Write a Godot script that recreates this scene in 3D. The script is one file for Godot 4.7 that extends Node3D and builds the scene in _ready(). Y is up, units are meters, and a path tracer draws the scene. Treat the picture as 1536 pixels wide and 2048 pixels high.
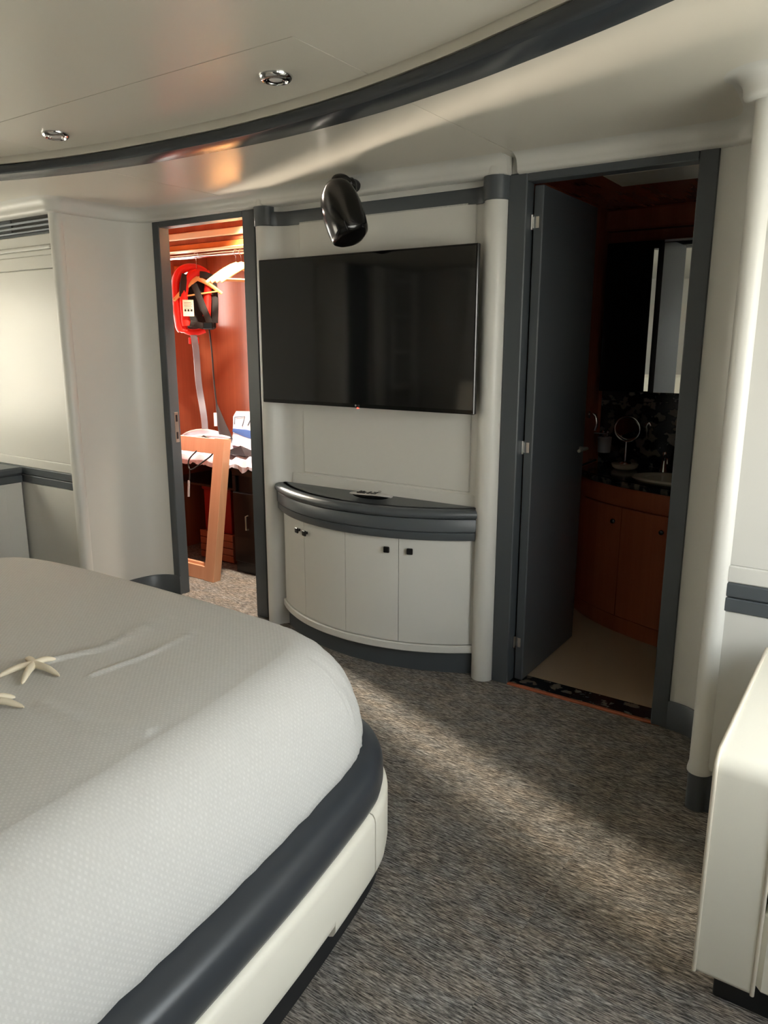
extends Node3D
# Yacht cabin: bed, bow-fronted TV cabinet between two doorways (dressing room left, shower room right).
# x runs along the TV wall, z comes out of it, y is up; the door frames stand at z = 0.

var XF := Transform3D.IDENTITY          # applied to every vertex that is added
var M := {}                             # materials
var used := {}                          # names in use at the top level

# ---------------------------------------------------------------- mesh helpers
func S() -> SurfaceTool:
	var st := SurfaceTool.new()
	st.begin(Mesh.PRIMITIVE_TRIANGLES)
	return st

func tri(st: SurfaceTool, a: Vector3, b: Vector3, c: Vector3, na: Vector3, nb: Vector3, nc: Vector3) -> void:
	var g := (c - a).cross(b - a)
	if g.length_squared() < 1e-16:
		return
	if g.dot(na + nb + nc) < 0.0:
		var t := b; b = c; c = t
		t = nb; nb = nc; nc = t
	for k in 3:
		st.set_normal((XF.basis * [na, nb, nc][k]).normalized())
		st.add_vertex(XF * [a, b, c][k])

func quad(st: SurfaceTool, a: Vector3, b: Vector3, c: Vector3, d: Vector3, na: Vector3, nb: Vector3, nc: Vector3, nd: Vector3) -> void:
	tri(st, a, b, c, na, nb, nc)
	tri(st, a, c, d, na, nc, nd)

func quadf(st: SurfaceTool, a: Vector3, b: Vector3, c: Vector3, d: Vector3, n: Vector3) -> void:
	quad(st, a, b, c, d, n, n, n, n)

# chamfered box from corner to corner
func cb(st: SurfaceTool, lo: Vector3, hi: Vector3, b := 0.002) -> void:
	var c := (lo + hi) * 0.5
	var h := (hi - lo) * 0.5
	h = h.abs()
	b = minf(b, minf(h.x, minf(h.y, h.z)) * 0.9)
	var ax := [Vector3.RIGHT, Vector3.UP, Vector3.BACK]
	for i in 3:
		var j := (i + 1) % 3
		var k := (i + 2) % 3
		for s in [-1.0, 1.0]:
			var n: Vector3 = ax[i] * s
			var o: Vector3 = c + n * h[i]
			var u: Vector3 = ax[j] * (h[j] - b)
			var v: Vector3 = ax[k] * (h[k] - b)
			quadf(st, o - u - v, o + u - v, o + u + v, o - u + v, n)
			for t in [-1.0, 1.0]:                       # edges between +-i and +-j
				var m: Vector3 = ax[j] * t
				var p: Vector3 = c + n * h[i] + m * (h[j] - b)
				var q: Vector3 = c + n * (h[i] - b) + m * h[j]
				quadf(st, p - v, p + v, q + v, q - v, (n + m).normalized())
				for w in [-1.0, 1.0]:
					if i == 0:
						var e: Vector3 = ax[k] * w
						var r: Vector3 = c + n * (h[i] - b) + m * (h[j] - b) + e * h[k]
						tri(st, p + v * w, q + v * w, r, (n + m + e).normalized(), (n + m + e).normalized(), (n + m + e).normalized())

func perp(d: Vector2) -> Vector2:
	return Vector2(-d.y, d.x)

# normals at both ends of every segment of a polyline, smooth where it bends less than `most` degrees
func seg_normals(p: Array, closed: bool, most: float) -> Array:
	var n := p.size()
	var segs := n if closed else n - 1
	var d := []
	for i in segs:
		d.append(perp((p[(i + 1) % n] - p[i]).normalized()))
	var out := []
	for i in segs:
		var a: Vector2 = d[i]
		var b: Vector2 = d[i]
		if i > 0 or closed:
			var q: Vector2 = d[(i - 1 + segs) % segs]
			if absf(rad_to_deg(q.angle_to(d[i]))) < most:
				a = (q + d[i]).normalized()
		if i < segs - 1 or closed:
			var q: Vector2 = d[(i + 1) % segs]
			if absf(rad_to_deg(q.angle_to(d[i]))) < most:
				b = (q + d[i]).normalized()
		out.append([a, b])
	return out

# offset directions (mitred) at every point of a polyline
func mitres(p: Array, closed: bool) -> Array:
	var n := p.size()
	var out := []
	for i in n:
		var a := Vector2.ZERO
		var b := Vector2.ZERO
		if i > 0 or closed:
			a = perp((p[i] - p[(i - 1 + n) % n]).normalized())
		if i < n - 1 or closed:
			b = perp((p[(i + 1) % n] - p[i]).normalized())
		if a == Vector2.ZERO: a = b
		if b == Vector2.ZERO: b = a
		var m := (a + b).normalized()
		out.append(m / maxf(0.35, m.dot(a)))
	return out

# a profile of (offset to the left of travel seen from above toward +z for +x travel, height) swept along a plan path
func sweep(st: SurfaceTool, path: Array, prof: Array, closed := false, prof_closed := true, smooth := 42.0) -> void:
	var mi := mitres(path, closed)
	var pn := seg_normals(path, closed, smooth)
	var fn := seg_normals(prof, prof_closed, smooth)
	var n := path.size()
	var m := prof.size()
	var at := func(i: int, j: int) -> Vector3:
		var q: Vector2 = path[i] + mi[i] * prof[j].x
		return Vector3(q.x, prof[j].y, q.y)
	for i in (n if closed else n - 1):
		var i2 := (i + 1) % n
		for j in (m if prof_closed else m - 1):
			var j2 := (j + 1) % m
			var nn := []
			for e in [[0, 0], [1, 0], [1, 1], [0, 1]]:
				var w: Vector2 = pn[i][e[0]]
				var f: Vector2 = fn[j][e[1]]            # perp of (do,dy) = (-dy, do)
				nn.append(Vector3(w.x * f.x, f.y, w.y * f.x).normalized())
			quad(st, at.call(i, j), at.call(i2, j), at.call(i2, j2), at.call(i, j2), nn[0], nn[1], nn[2], nn[3])
	if not closed and prof_closed:
		var t := Geometry2D.triangulate_polygon(PackedVector2Array(prof))
		for e in [0, n - 1]:
			var d: Vector2 = (path[1] - path[0]) if e == 0 else (path[n - 2] - path[n - 1])
			var nv := -Vector3(d.x, 0, d.y).normalized()
			for k in range(0, t.size(), 3):
				tri(st, at.call(e, t[k]), at.call(e, t[k + 1]), at.call(e, t[k + 2]), nv, nv, nv)

# upright prism over a plan polygon
func prism(st: SurfaceTool, poly: Array, y0: float, y1: float, smooth := 35.0) -> void:
	var area := 0.0
	var n := poly.size()
	for i in n:
		area += poly[i].cross(poly[(i + 1) % n])
	var s := -1.0 if area > 0 else 1.0
	var pn := seg_normals(poly, true, smooth)
	for i in n:
		var a: Vector2 = poly[i]
		var b: Vector2 = poly[(i + 1) % n]
		var na := Vector3(pn[i][0].x, 0, pn[i][0].y) * s
		var nb := Vector3(pn[i][1].x, 0, pn[i][1].y) * s
		quad(st, Vector3(a.x, y0, a.y), Vector3(b.x, y0, b.y), Vector3(b.x, y1, b.y), Vector3(a.x, y1, a.y), na, nb, nb, na)
	var t := Geometry2D.triangulate_polygon(PackedVector2Array(poly))
	for k in range(0, t.size(), 3):
		for y in [y0, y1]:
			var nv := Vector3.UP if y == y1 else Vector3.DOWN
			tri(st, Vector3(poly[t[k]].x, y, poly[t[k]].y), Vector3(poly[t[k + 1]].x, y, poly[t[k + 1]].y), Vector3(poly[t[k + 2]].x, y, poly[t[k + 2]].y), nv, nv, nv)

# surface of revolution about a vertical axis through c; profile points are (radius, y)
func lathe(st: SurfaceTool, prof: Array, c := Vector3.ZERO, n := 28, smooth := 42.0, a0 := 0.0, a1 := TAU) -> void:
	var fn := seg_normals(prof, false, smooth)
	for i in n:
		var p := a0 + (a1 - a0) * i / n
		var q := a0 + (a1 - a0) * (i + 1) / n
		var u := Vector3(cos(p), 0, sin(p))
		var v := Vector3(cos(q), 0, sin(q))
		for j in prof.size() - 1:
			var f: Vector2 = fn[j][0]
			var g: Vector2 = fn[j][1]
			var A: Vector3 = c + u * prof[j].x + Vector3.UP * prof[j].y
			var B: Vector3 = c + v * prof[j].x + Vector3.UP * prof[j].y
			var C: Vector3 = c + v * prof[j + 1].x + Vector3.UP * prof[j + 1].y
			var D: Vector3 = c + u * prof[j + 1].x + Vector3.UP * prof[j + 1].y
			quad(st, A, B, C, D, u * f.x + Vector3.UP * f.y, v * f.x + Vector3.UP * f.y, v * g.x + Vector3.UP * g.y, u * g.x + Vector3.UP * g.y)

# tube of elliptic section along points; rx lies across `up`, ry along it
func tube(st: SurfaceTool, pts: Array, rx: Array, ry: Array, n := 10, up := Vector3.UP, caps := true, square := 1.0) -> void:
	var rings := []
	var norms := []
	var fr := up
	for i in pts.size():
		var d: Vector3 = (pts[mini(i + 1, pts.size() - 1)] - pts[maxi(i - 1, 0)]).normalized()
		var u := fr - d * fr.dot(d)
		if u.length() < 0.02:
			u = Vector3(d.y, d.z, d.x).cross(d)
		u = u.normalized()
		fr = u if i > 0 else u
		var r := d.cross(u).normalized()
		var a := float(rx[mini(i, rx.size() - 1)])
		var b := float(ry[mini(i, ry.size() - 1)])
		var ring := []
		var nr := []
		for k in n:
			var t := TAU * k / n
			var x := signf(cos(t)) * pow(absf(cos(t)), square)
			var y := signf(sin(t)) * pow(absf(sin(t)), square)
			ring.append(pts[i] + r * a * x + u * b * y)
			nr.append((r * cos(t) * b + u * sin(t) * a).normalized())
		rings.append(ring)
		norms.append(nr)
	for i in pts.size() - 1:
		for k in n:
			var l := (k + 1) % n
			quad(st, rings[i][k], rings[i][l], rings[i + 1][l], rings[i + 1][k], norms[i][k], norms[i][l], norms[i + 1][l], norms[i + 1][k])
	if caps:
		for e in [0, pts.size() - 1]:
			var d: Vector3 = (pts[0] - pts[1]) if e == 0 else (pts[e] - pts[e - 1])
			d = d.normalized()
			for k in n:
				tri(st, pts[e], rings[e][k], rings[e][(k + 1) % n], d, d, d)

func rod(st: SurfaceTool, a: Vector3, b: Vector3, r: float, n := 12) -> void:
	tube(st, [a, b], [r], [r], n, Vector3(0.31, 0.83, 0.46))

func arc(c: Vector2, r: float, a0: float, a1: float, n: int) -> Array:
	var o := []
	for i in n + 1:
		var t := deg_to_rad(a0 + (a1 - a0) * i / n)
		o.append(c + Vector2(cos(t), sin(t)) * r)
	return o

# Catmull-Rom through 2D points
func spline(p: Array, per := 8) -> Array:
	var o := []
	for i in p.size() - 1:
		var a: Vector2 = p[maxi(i - 1, 0)]
		var d: Vector2 = p[mini(i + 2, p.size() - 1)]
		for k in per:
			o.append(p[i].cubic_interpolate(p[i + 1], a, d, float(k) / per))
	o.append(p[-1])
	return o

func spline3(p: Array, per := 8) -> Array:
	var o := []
	for i in p.size() - 1:
		var a: Vector3 = p[maxi(i - 1, 0)]
		var d: Vector3 = p[mini(i + 2, p.size() - 1)]
		for k in per:
			o.append(p[i].cubic_interpolate(p[i + 1], a, d, float(k) / per))
	o.append(p[-1])
	return o

func mirror_x(p: Array) -> Array:
	var o := []
	for q in p:
		o.push_front(Vector2(-q.x, q.y))
	return o

# ---------------------------------------------------------------- node helpers
func numbered(called: String) -> String:
	if not used.has(called):
		used[called] = 0
		return called
	used[called] += 1
	return "%s_%03d" % [called, used[called]]

func world_of(n: Node) -> Vector3:
	var p := Vector3.ZERO
	while n != self and n != null:
		p += n.position
		n = n.get_parent()
	return p

func put(st: SurfaceTool, called: String, m: Material, parent: Node = null, label := "") -> MeshInstance3D:
	var o := MeshInstance3D.new()
	st.set_material(m)
	o.mesh = st.commit()
	if parent == null or parent == self:
		o.name = numbered(called)
		add_child(o)
	else:
		o.name = called
		o.position = -world_of(parent)
		parent.add_child(o, true)
	if label != "":
		o.set_meta("label", label)
	return o

func thing(called: String, label: String, category: String, at := Vector3.ZERO, group := "") -> Node3D:
	var o := Node3D.new()
	o.name = numbered(called)
	o.position = at
	add_child(o)
	o.set_meta("label", label)
	o.set_meta("category", category)
	if group != "":
		o.set_meta("group", group)
	return o

func setting(called: String, label: String, category: String, at := Vector3.ZERO) -> Node3D:
	var o := thing(called, label, category, at)
	o.set_meta("kind", "structure")
	return o

# ---------------------------------------------------------------- materials
func mat(c: Color, rough: float, metal := 0.0, spec := 0.5) -> StandardMaterial3D:
	var m := StandardMaterial3D.new()
	m.albedo_color = c
	m.roughness = rough
	m.metallic = metal
	m.metallic_specular = spec
	return m

func tex(im: Image) -> ImageTexture:
	im.generate_mipmaps()
	return ImageTexture.create_from_image(im)

func noise(seed_: int, f: float, oct := 3) -> FastNoiseLite:
	var n := FastNoiseLite.new()
	n.seed = seed_
	n.frequency = f
	n.noise_type = FastNoiseLite.TYPE_SIMPLEX
	n.fractal_octaves = oct
	return n

func triplanar(m: StandardMaterial3D, t: Texture2D, scale_: Vector3) -> void:
	m.albedo_texture = t
	m.uv1_triplanar = true
	m.uv1_world_triplanar = true
	m.uv1_scale = scale_

func make_materials() -> void:
	M.white = mat(Color(0.80, 0.795, 0.77), 0.33, 0.0, 0.42)
	M.ceiling = mat(Color(0.80, 0.78, 0.73), 0.30)
	M.slate = mat(Color(0.285, 0.305, 0.32), 0.38)
	M.slate_band = mat(Color(0.225, 0.24, 0.255), 0.24)
	M.black = mat(Color(0.03, 0.03, 0.032), 0.4)
	M.gloss_black = mat(Color(0.018, 0.018, 0.02), 0.16)
	M.screen = mat(Color(0.035, 0.036, 0.038), 0.06, 0.0, 0.8)
	M.chrome = mat(Color(0.85, 0.85, 0.85), 0.12, 1.0)
	M.steel = mat(Color(0.75, 0.72, 0.66), 0.28, 1.0)
	M.cream_leather = mat(Color(0.93, 0.91, 0.85), 0.42)
	M.piping = mat(Color(0.84, 0.80, 0.73), 0.45)
	M.rail_leather = mat(Color(0.215, 0.23, 0.25), 0.33)
	M.dark_plinth = mat(Color(0.10, 0.105, 0.115), 0.5)
	M.grille = mat(Color(0.62, 0.64, 0.67), 0.35)
	M.starfish = mat(Color(0.88, 0.84, 0.75), 0.8)
	M.cherry = wood(Color(0.58, 0.32, 0.225), Color(0.66, 0.38, 0.27), 11, Vector3(1.6, 0.22, 1.6), 0.24)
	M.teak_trim = wood(Color(0.76, 0.42, 0.20), Color(0.83, 0.50, 0.26), 13, Vector3(0.3, 2.0, 1.6), 0.28)
	M.pale_trim = mat(Color(0.93, 0.87, 0.72), 0.4)
	M.wenge = wood(Color(0.10, 0.075, 0.065), Color(0.14, 0.105, 0.09), 14, Vector3(2.0, 0.3, 2.0), 0.35)
	M.beech = wood(Color(0.79, 0.58, 0.44), Color(0.84, 0.64, 0.50), 15, Vector3(2.0, 0.35, 2.0), 0.5)
	M.hanger = wood(Color(0.85, 0.62, 0.36), Color(0.90, 0.70, 0.45), 16, Vector3(3, 3, 3), 0.4)
	M.bath_floor = mat(Color(0.68, 0.60, 0.50), 0.5)
	M.vest = mat(Color(0.88, 0.12, 0.06), 0.55)
	M.vest.rim_enabled = true
	M.vest.rim = 0.3
	M.webbing = mat(Color(0.12, 0.105, 0.10), 0.7)
	M.belt = mat(Color(0.52, 0.53, 0.57), 0.38)
	M.tag = mat(Color(0.90, 0.85, 0.76), 0.7)
	M.print_black = mat(Color(0.06, 0.06, 0.06), 0.7)
	M.print_blue = mat(Color(0.25, 0.38, 0.62), 0.6)
	M.paper = mat(Color(0.90, 0.91, 0.94), 0.35)
	M.red_box = mat(Color(0.55, 0.05, 0.05), 0.4)
	M.plastic = mat(Color(0.88, 0.85, 0.90), 0.22)
	M.plastic_white = mat(Color(0.93, 0.93, 0.92), 0.3)
	M.remote_shell = mat(Color(0.78, 0.77, 0.75), 0.4)
	M.porcelain = mat(Color(0.85, 0.83, 0.78), 0.12)
	M.mirror = mat(Color(0.86, 0.88, 0.88), 0.015, 1.0)
	M.glass = mat(Color(0.9, 0.95, 0.96, 0.12), 0.02)
	M.glass.transparency = BaseMaterial3D.TRANSPARENCY_ALPHA
	M.lens = mat(Color(0.75, 0.74, 0.72), 0.25)
	M.led = mat(Color(1.0, 0.25, 0.2), 0.4)
	M.led.emission_enabled = true
	M.led.emission = Color(1.0, 0.2, 0.15)
	M.led.emission_energy_multiplier = 2.0
	M.curtain = mat(Color(0.90, 0.88, 0.82), 0.9)
	M.curtain.backlight_enabled = true
	M.curtain.backlight = Color(1.06, 1.055, 1.035)
	M.carpet = carpet()
	M.spread = spread()
	M.marble = marble(Color(0.055, 0.07, 0.10), Color(0.40, 0.38, 0.34), 1.7)

func wood(a: Color, b: Color, seed_: int, scale_: Vector3, rough: float) -> StandardMaterial3D:
	var m := mat(Color.WHITE, rough)
	var im := Image.create(256, 256, false, Image.FORMAT_RGB8)
	var n1 := noise(seed_, 0.018, 3)
	var n2 := noise(seed_ + 50, 0.09, 2)
	for y in 256:
		for x in 256:
			var t := 0.5 + 0.5 * n1.get_noise_2d(x * 1.0, y * 0.25) + 0.22 * n2.get_noise_2d(x * 2.2, y * 0.12)
			im.set_pixel(x, y, a.lerp(b, clampf(t, 0, 1)))
	triplanar(m, tex(im), scale_)
	return m

func carpet() -> StandardMaterial3D:
	var m := mat(Color.WHITE, 0.95, 0.0, 0.2)
	var N := 1024
	var im := Image.create(N, N, false, Image.FORMAT_RGB8)
	var hm := Image.create(N, N, false, Image.FORMAT_RGB8)
	var dash := noise(3, 0.05, 2)
	var dash2 := noise(31, 0.11, 2)
	var blotch := noise(5, 0.006, 3)
	var tint := noise(7, 0.010, 2)
	var rng := RandomNumberGenerator.new()
	rng.seed = 9
	for y in N:
		for x in N:
			# yarn runs along x in short dashes
			var d := dash.get_noise_2d(x * 0.40, y * 5.2) + 0.6 * dash2.get_noise_2d(x * 0.5, y * 4.2)
			var b := blotch.get_noise_2d(x, y * 1.6)
			var t := tint.get_noise_2d(x * 0.6 + 900.0, y * 1.3)
			var v := 0.475 + 0.23 * d + 0.045 * b + rng.randf_range(-0.035, 0.035)
			v = clampf(v, 0.10, 0.85)
			var c := Color(v * (1.0 + 0.025 * t), v * 0.955, v * (0.905 - 0.025 * t))
			im.set_pixel(x, y, c)
			var hh := clampf(0.5 + 0.5 * d, 0, 1)
			hm.set_pixel(x, y, Color(hh, hh, hh))
	triplanar(m, tex(im), Vector3(0.72, 0.72, 0.72))
	m.heightmap_enabled = true
	m.heightmap_texture = tex(hm)
	m.heightmap_scale = 0.5
	return m

func spread() -> StandardMaterial3D:
	var m := mat(Color.WHITE, 0.85, 0.0, 0.3)
	var N := 512
	var im := Image.create(N, N, false, Image.FORMAT_RGB8)
	var hm := Image.create(N, N, false, Image.FORMAT_RGB8)
	var n := noise(21, 0.02, 3)
	for y in N:
		for x in N:
			# woven diamonds, 16 to the tile, with a fine thread between
			var u := x / 32.0
			var v := y / 32.0
			var fu := absf(fposmod(u, 1.0) - 0.5)
			var fv := absf(fposmod(v, 1.0) - 0.5)
			var gu := absf(fposmod(u + 0.5, 1.0) - 0.5)
			var gv := absf(fposmod(v + 0.5, 1.0) - 0.5)
			var dot := maxf(smoothstep(0.34, 0.16, fu + fv), smoothstep(0.30, 0.14, gu + gv))
			var thread := 0.5 + 0.5 * sin(x * 0.9) * sin(y * 0.9)
			var g := 0.765 + 0.035 * dot + 0.012 * thread + 0.012 * n.get_noise_2d(x, y)
			im.set_pixel(x, y, Color(g, g * 0.995, g * 0.975))
			var hh := clampf(0.25 + 0.6 * dot + 0.1 * thread, 0, 1)
			hm.set_pixel(x, y, Color(hh, hh, hh))
	triplanar(m, tex(im), Vector3(4.6, 4.6, 4.6))
	m.heightmap_enabled = true
	m.heightmap_texture = tex(hm)
	m.heightmap_scale = 0.03
	return m

func marble(dark: Color, pale: Color, scale_: float) -> StandardMaterial3D:
	var m := mat(Color.WHITE, 0.15)
	var N := 256
	var im := Image.create(N, N, false, Image.FORMAT_RGB8)
	var a := noise(41, 0.022, 4)
	var b := noise(43, 0.05, 3)
	for y in N:
		for x in N:
			var t := smoothstep(0.05, 0.35, a.get_noise_2d(x, y) + 0.3 * b.get_noise_2d(x, y))
			var c: Color = dark.lerp(pale, t)
			im.set_pixel(x, y, c)
	triplanar(m, tex(im), Vector3(scale_, scale_, scale_))
	return m

# ---------------------------------------------------------------- scene
func _ready() -> void:
	# camera
	var cam := Camera3D.new()
	cam.name = "camera"
	cam.position = Vector3(2.03, 1.5, 2.888)
	cam.rotation_degrees = Vector3(-12.8, 34.3, 0.07)
	cam.fov = 68.64
	cam.near = 0.05
	cam.current = true
	add_child(cam)

	# sky over bright water, low haze
	var env := Environment.new()
	env.background_mode = Environment.BG_SKY
	var sky := Sky.new()
	var sm := ProceduralSkyMaterial.new()
	sm.sky_top_color = Color(0.72, 0.75, 0.77)
	sm.sky_horizon_color = Color(0.96, 0.945, 0.905)
	sm.sky_curve = 0.2
	sm.ground_horizon_color = Color(0.88, 0.87, 0.83)
	sm.ground_bottom_color = Color(0.66, 0.66, 0.63)
	sm.ground_curve = 0.2
	sm.sun_angle_max = 1.0
	sm.energy_multiplier = 1.0
	sky.sky_material = sm
	env.sky = sky
	env.background_energy_multiplier = 3.2
	env.ambient_light_source = Environment.AMBIENT_SOURCE_SKY
	env.tonemap_mode = Environment.TONE_MAPPER_LINEAR
	env.tonemap_exposure = 6.35
	env.sdfgi_enabled = true
	env.ssao_enabled = true
	env.ssil_enabled = true
	var we := WorldEnvironment.new()
	we.name = "world_environment"
	we.environment = env
	add_child(we)

	# the sun stands over the port side
	var sun := DirectionalLight3D.new()
	sun.name = "sun"
	sun.light_color = Color(1.0, 0.95, 0.86)
	sun.light_energy = 0.95
	sun.light_angular_distance = 6.0
	sun.shadow_enabled = true
	sun.look_at_from_position(Vector3.ZERO, Vector3(0.90, -0.41, 0.33), Vector3.UP)
	add_child(sun)

	# the same sun mirrored by the calm water beside the hull
	var glint := DirectionalLight3D.new()
	glint.name = "sun_on_water"
	glint.light_color = Color(1.0, 0.94, 0.86)
	glint.light_energy = 0.8
	glint.light_angular_distance = 6.0
	glint.shadow_enabled = true
	glint.look_at_from_position(Vector3.ZERO, Vector3(0.90, 0.27, 0.33), Vector3.UP)
	add_child(glint)

	make_materials()
	build_shell()
	build_tv_wall()
	build_ceiling()
	build_doors()
	build_cabinet()
	build_television()
	build_speaker()
	build_remote()
	build_side_panels()
	build_bed()
	build_starfish()
	build_sofa()
	build_downlights()
	build_dressing_room()
	build_bathroom()

# a wall slab in the x or z direction with rectangular openings; u runs along the wall
func wall_with_holes(st: SurfaceTool, along_x: bool, face0: float, face1: float, u0: float, u1: float, y0: float, y1: float, holes: Array) -> void:
	var us := [u0, u1]
	var ys := [y0, y1]
	for h in holes:
		us.append(h[0]); us.append(h[1]); ys.append(h[2]); ys.append(h[3])
	us.sort(); ys.sort()
	for i in us.size() - 1:
		for j in ys.size() - 1:
			if us[i + 1] - us[i] < 1e-4 or ys[j + 1] - ys[j] < 1e-4:
				continue
			var cu: float = (us[i] + us[i + 1]) * 0.5
			var cy: float = (ys[j] + ys[j + 1]) * 0.5
			var open := false
			for h in holes:
				if cu > h[0] and cu < h[1] and cy > h[2] and cy < h[3]:
					open = true
			if open:
				continue
			if along_x:
				cb(st, Vector3(us[i], ys[j], face0), Vector3(us[i + 1], ys[j + 1], face1), 0.0)
			else:
				cb(st, Vector3(face0, ys[j], us[i]), Vector3(face1, ys[j + 1], us[i + 1]), 0.0)

func build_shell() -> void:
	# floors
	var st := S()
	cb(st, Vector3(-3.1, -0.1, -0.06), Vector3(3.1, 0.0, 4.8), 0.0)
	cb(st, Vector3(-2.4, -0.1, -1.25), Vector3(0.0, 0.0, -0.06), 0.0)
	var fl := put(st, "floor", M.carpet)
	fl.set_meta("kind", "structure"); fl.set_meta("category", "floor")
	fl.set_meta("label", "brown-grey streaky carpet laid across the cabin and dressing room")
	st = S()
	cb(st, Vector3(0.0, -0.1, -1.5), Vector3(2.1, 0.004, -0.1), 0.0)
	fl = put(st, "floor", M.bath_floor)
	fl.set_meta("kind", "structure"); fl.set_meta("category", "floor")
	fl.set_meta("label", "plain beige floor of the dark shower room")
	# hull sides, each with a long window
	for s in [-1.0, 1.0]:
		var w := setting("wall_left" if s < 0 else "wall_right", "white hull side wall with a long window, port side" if s < 0 else "white hull side wall with a long window, behind the sofa", "wall")
		st = S()
		var z0 := 0.72
		var z1 := 2.1
		var y0 := 0.95 if s < 0 else 0.80
		var y1 := 1.85 if s < 0 else 2.0
		var X := 2.9 if s < 0 else 2.7
		wall_with_holes(st, false, s * X, s * (X + 0.1), 0.4, 4.8, 0.0, 2.45, [[z0, z1, y0, y1]] if s < 0 else [[z0, z1, y0, y1], [2.40, 2.95, 0.95, 1.85]])
		put(st, "hull_panel", M.white, w)
		var win := setting("window_1" if s < 0 else "window_2", "long hull window with slate frame on the port side" if s < 0 else "long hull window with slate frame above the sofa", "window", Vector3(s * (X + 0.05), y0, z0))
		for z in [z0, 1.39, z1 - 0.035]:
			st = S()
			cb(st, Vector3(s * (X + 0.02), y0, z), Vector3(s * (X + 0.08), y1, z + 0.035), 0.003)
			put(st, "mullion", M.slate, win)
		for y in [y0, y1 - 0.035]:
			st = S()
			cb(st, Vector3(s * (X + 0.02), y, z0), Vector3(s * (X + 0.08), y + 0.035, z1), 0.003)
			put(st, "frame_rail", M.slate, win)
		for a in [z0 + 0.035, 1.425]:
			st = S()
			cb(st, Vector3(s * (X + 0.047), y0 + 0.035, a), Vector3(s * (X + 0.053), y1 - 0.035, a + 0.635), 0.0)
			put(st, "pane", M.glass, win)
	var aftw := setting("window_5", "hull window with slate frame aft of the sofa", "window", Vector3(2.75, 0.95, 2.4))
	st = S()
	wall_with_holes(st, false, 2.72, 2.78, 2.39, 2.96, 0.94, 1.86, [[2.43, 2.92, 0.98, 1.82]])
	put(st, "frame", M.slate, aftw)
	st = S()
	cb(st, Vector3(2.747, 0.98, 2.43), Vector3(2.753, 1.82, 2.92), 0.0)
	put(st, "pane", M.glass, aftw)
	# sheer curtain drawn across the port window
	var cu := thing("sheer_curtain", "sheer white curtain drawn across the port hull window", "curtain", Vector3(-2.84, 0.85, 1.4))
	st = S()
	var cpts := []
	for i in 161:
		var z := 0.66 + 1.52 * i / 160.0
		cpts.append(Vector2(-2.84 + 0.018 * sin(i * 0.62) + 0.006 * sin(i * 1.7), z))
	sweep(st, cpts, [Vector2(0, 1.93), Vector2(0, 0.84)], false, false, 80)
	put(st, "cloth", M.curtain, cu)
	st = S()
	rod(st, Vector3(-2.84, 1.94, 0.6), Vector3(-2.84, 1.94, 2.25), 0.01)
	put(st, "curtain_rail", M.chrome, cu)
	# aft wall behind the bed head
	var aft := setting("wall_back", "white panelled aft wall behind the bed head", "wall")
	st = S()
	cb(st, Vector3(-3.0, 0, 4.7), Vector3(3.0, 2.45, 4.8), 0.0)
	put(st, "panel", M.white, aft)
	for x in [-1.9, 1.9]:
		st = S()
		lathe(st, [Vector2(0.07, 2.3), Vector2(0.07, 0.0)], Vector3(x, 0, 4.7), 24)
		put(st, "column", M.white, aft)
	# tall bookcase at the aft end of the port side, seen mirrored in the television
	var bc := thing("bookcase", "tall white bookcase with open dark shelves at the aft port corner", "bookcase", Vector3(-2.7, 0, 4.0))
	for r in [[3.30, 3.36, -2.52], [3.74, 3.92, -2.46], [4.10, 4.15, -2.50], [4.50, 4.60, -2.50]]:
		st = S()
		cb(st, Vector3(-2.88, 0, r[0]), Vector3(r[2], 2.24, r[1]), 0.006)
		put(st, "upright", M.white, bc)
	st = S()
	cb(st, Vector3(-2.88, 0, 3.36), Vector3(-2.56, 2.24, 3.74), 0.004)
	put(st, "door", M.slate, bc)
	st = S()
	cb(st, Vector3(-2.88, 0, 4.15), Vector3(-2.84, 2.24, 4.50), 0.0)
	put(st, "back_panel", M.dark_plinth, bc)
	for y in [0.12, 0.62, 1.0, 1.38, 1.76, 2.12]:
		st = S()
		cb(st, Vector3(-2.84, y, 4.151), Vector3(-2.52, y + 0.025, 4.499), 0.002)
		put(st, "shelf", M.white, bc)
	st = S()
	cb(st, Vector3(-2.88, 0, 3.921), Vector3(-2.58, 2.24, 4.099), 0.003)
	put(st, "panel", M.slate, bc)
	# roof over everything
	st = S()
	cb(st, Vector3(-3.05, 2.45, 0.35), Vector3(3.05, 2.55, 4.9), 0.0)
	cb(st, Vector3(-2.4, 2.45, -1.6), Vector3(2.2, 2.55, 0.35), 0.0)
	var rf := put(st, "ceiling_deck", M.white)
	rf.set_meta("kind", "structure"); rf.set_meta("category", "deckhead")
	rf.set_meta("label", "deck slab above the cabin ceiling panels")

var CROWN := [Vector2(-0.03, 2.205), Vector2(0.085, 2.205), Vector2(0.085, 2.2), Vector2(0.066, 2.197), Vector2(0.051, 2.190), Vector2(0.041, 2.180), Vector2(0.035, 2.168), Vector2(0.033, 2.158), Vector2(0.033, 2.148), Vector2(0.029, 2.139), Vector2(0.020, 2.134), Vector2(-0.03, 2.134)]
# plan of the curved return between a door frame and the post at the side panel (starboard; port is its mirror image)
var RETURN := [Vector2(1.425, 0.0), Vector2(1.47, 0.004), Vector2(1.515, 0.020), Vector2(1.555, 0.052), Vector2(1.585, 0.10), Vector2(1.603, 0.17), Vector2(1.611, 0.25), Vector2(1.616, 0.34), Vector2(1.619, 0.478)]

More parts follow.
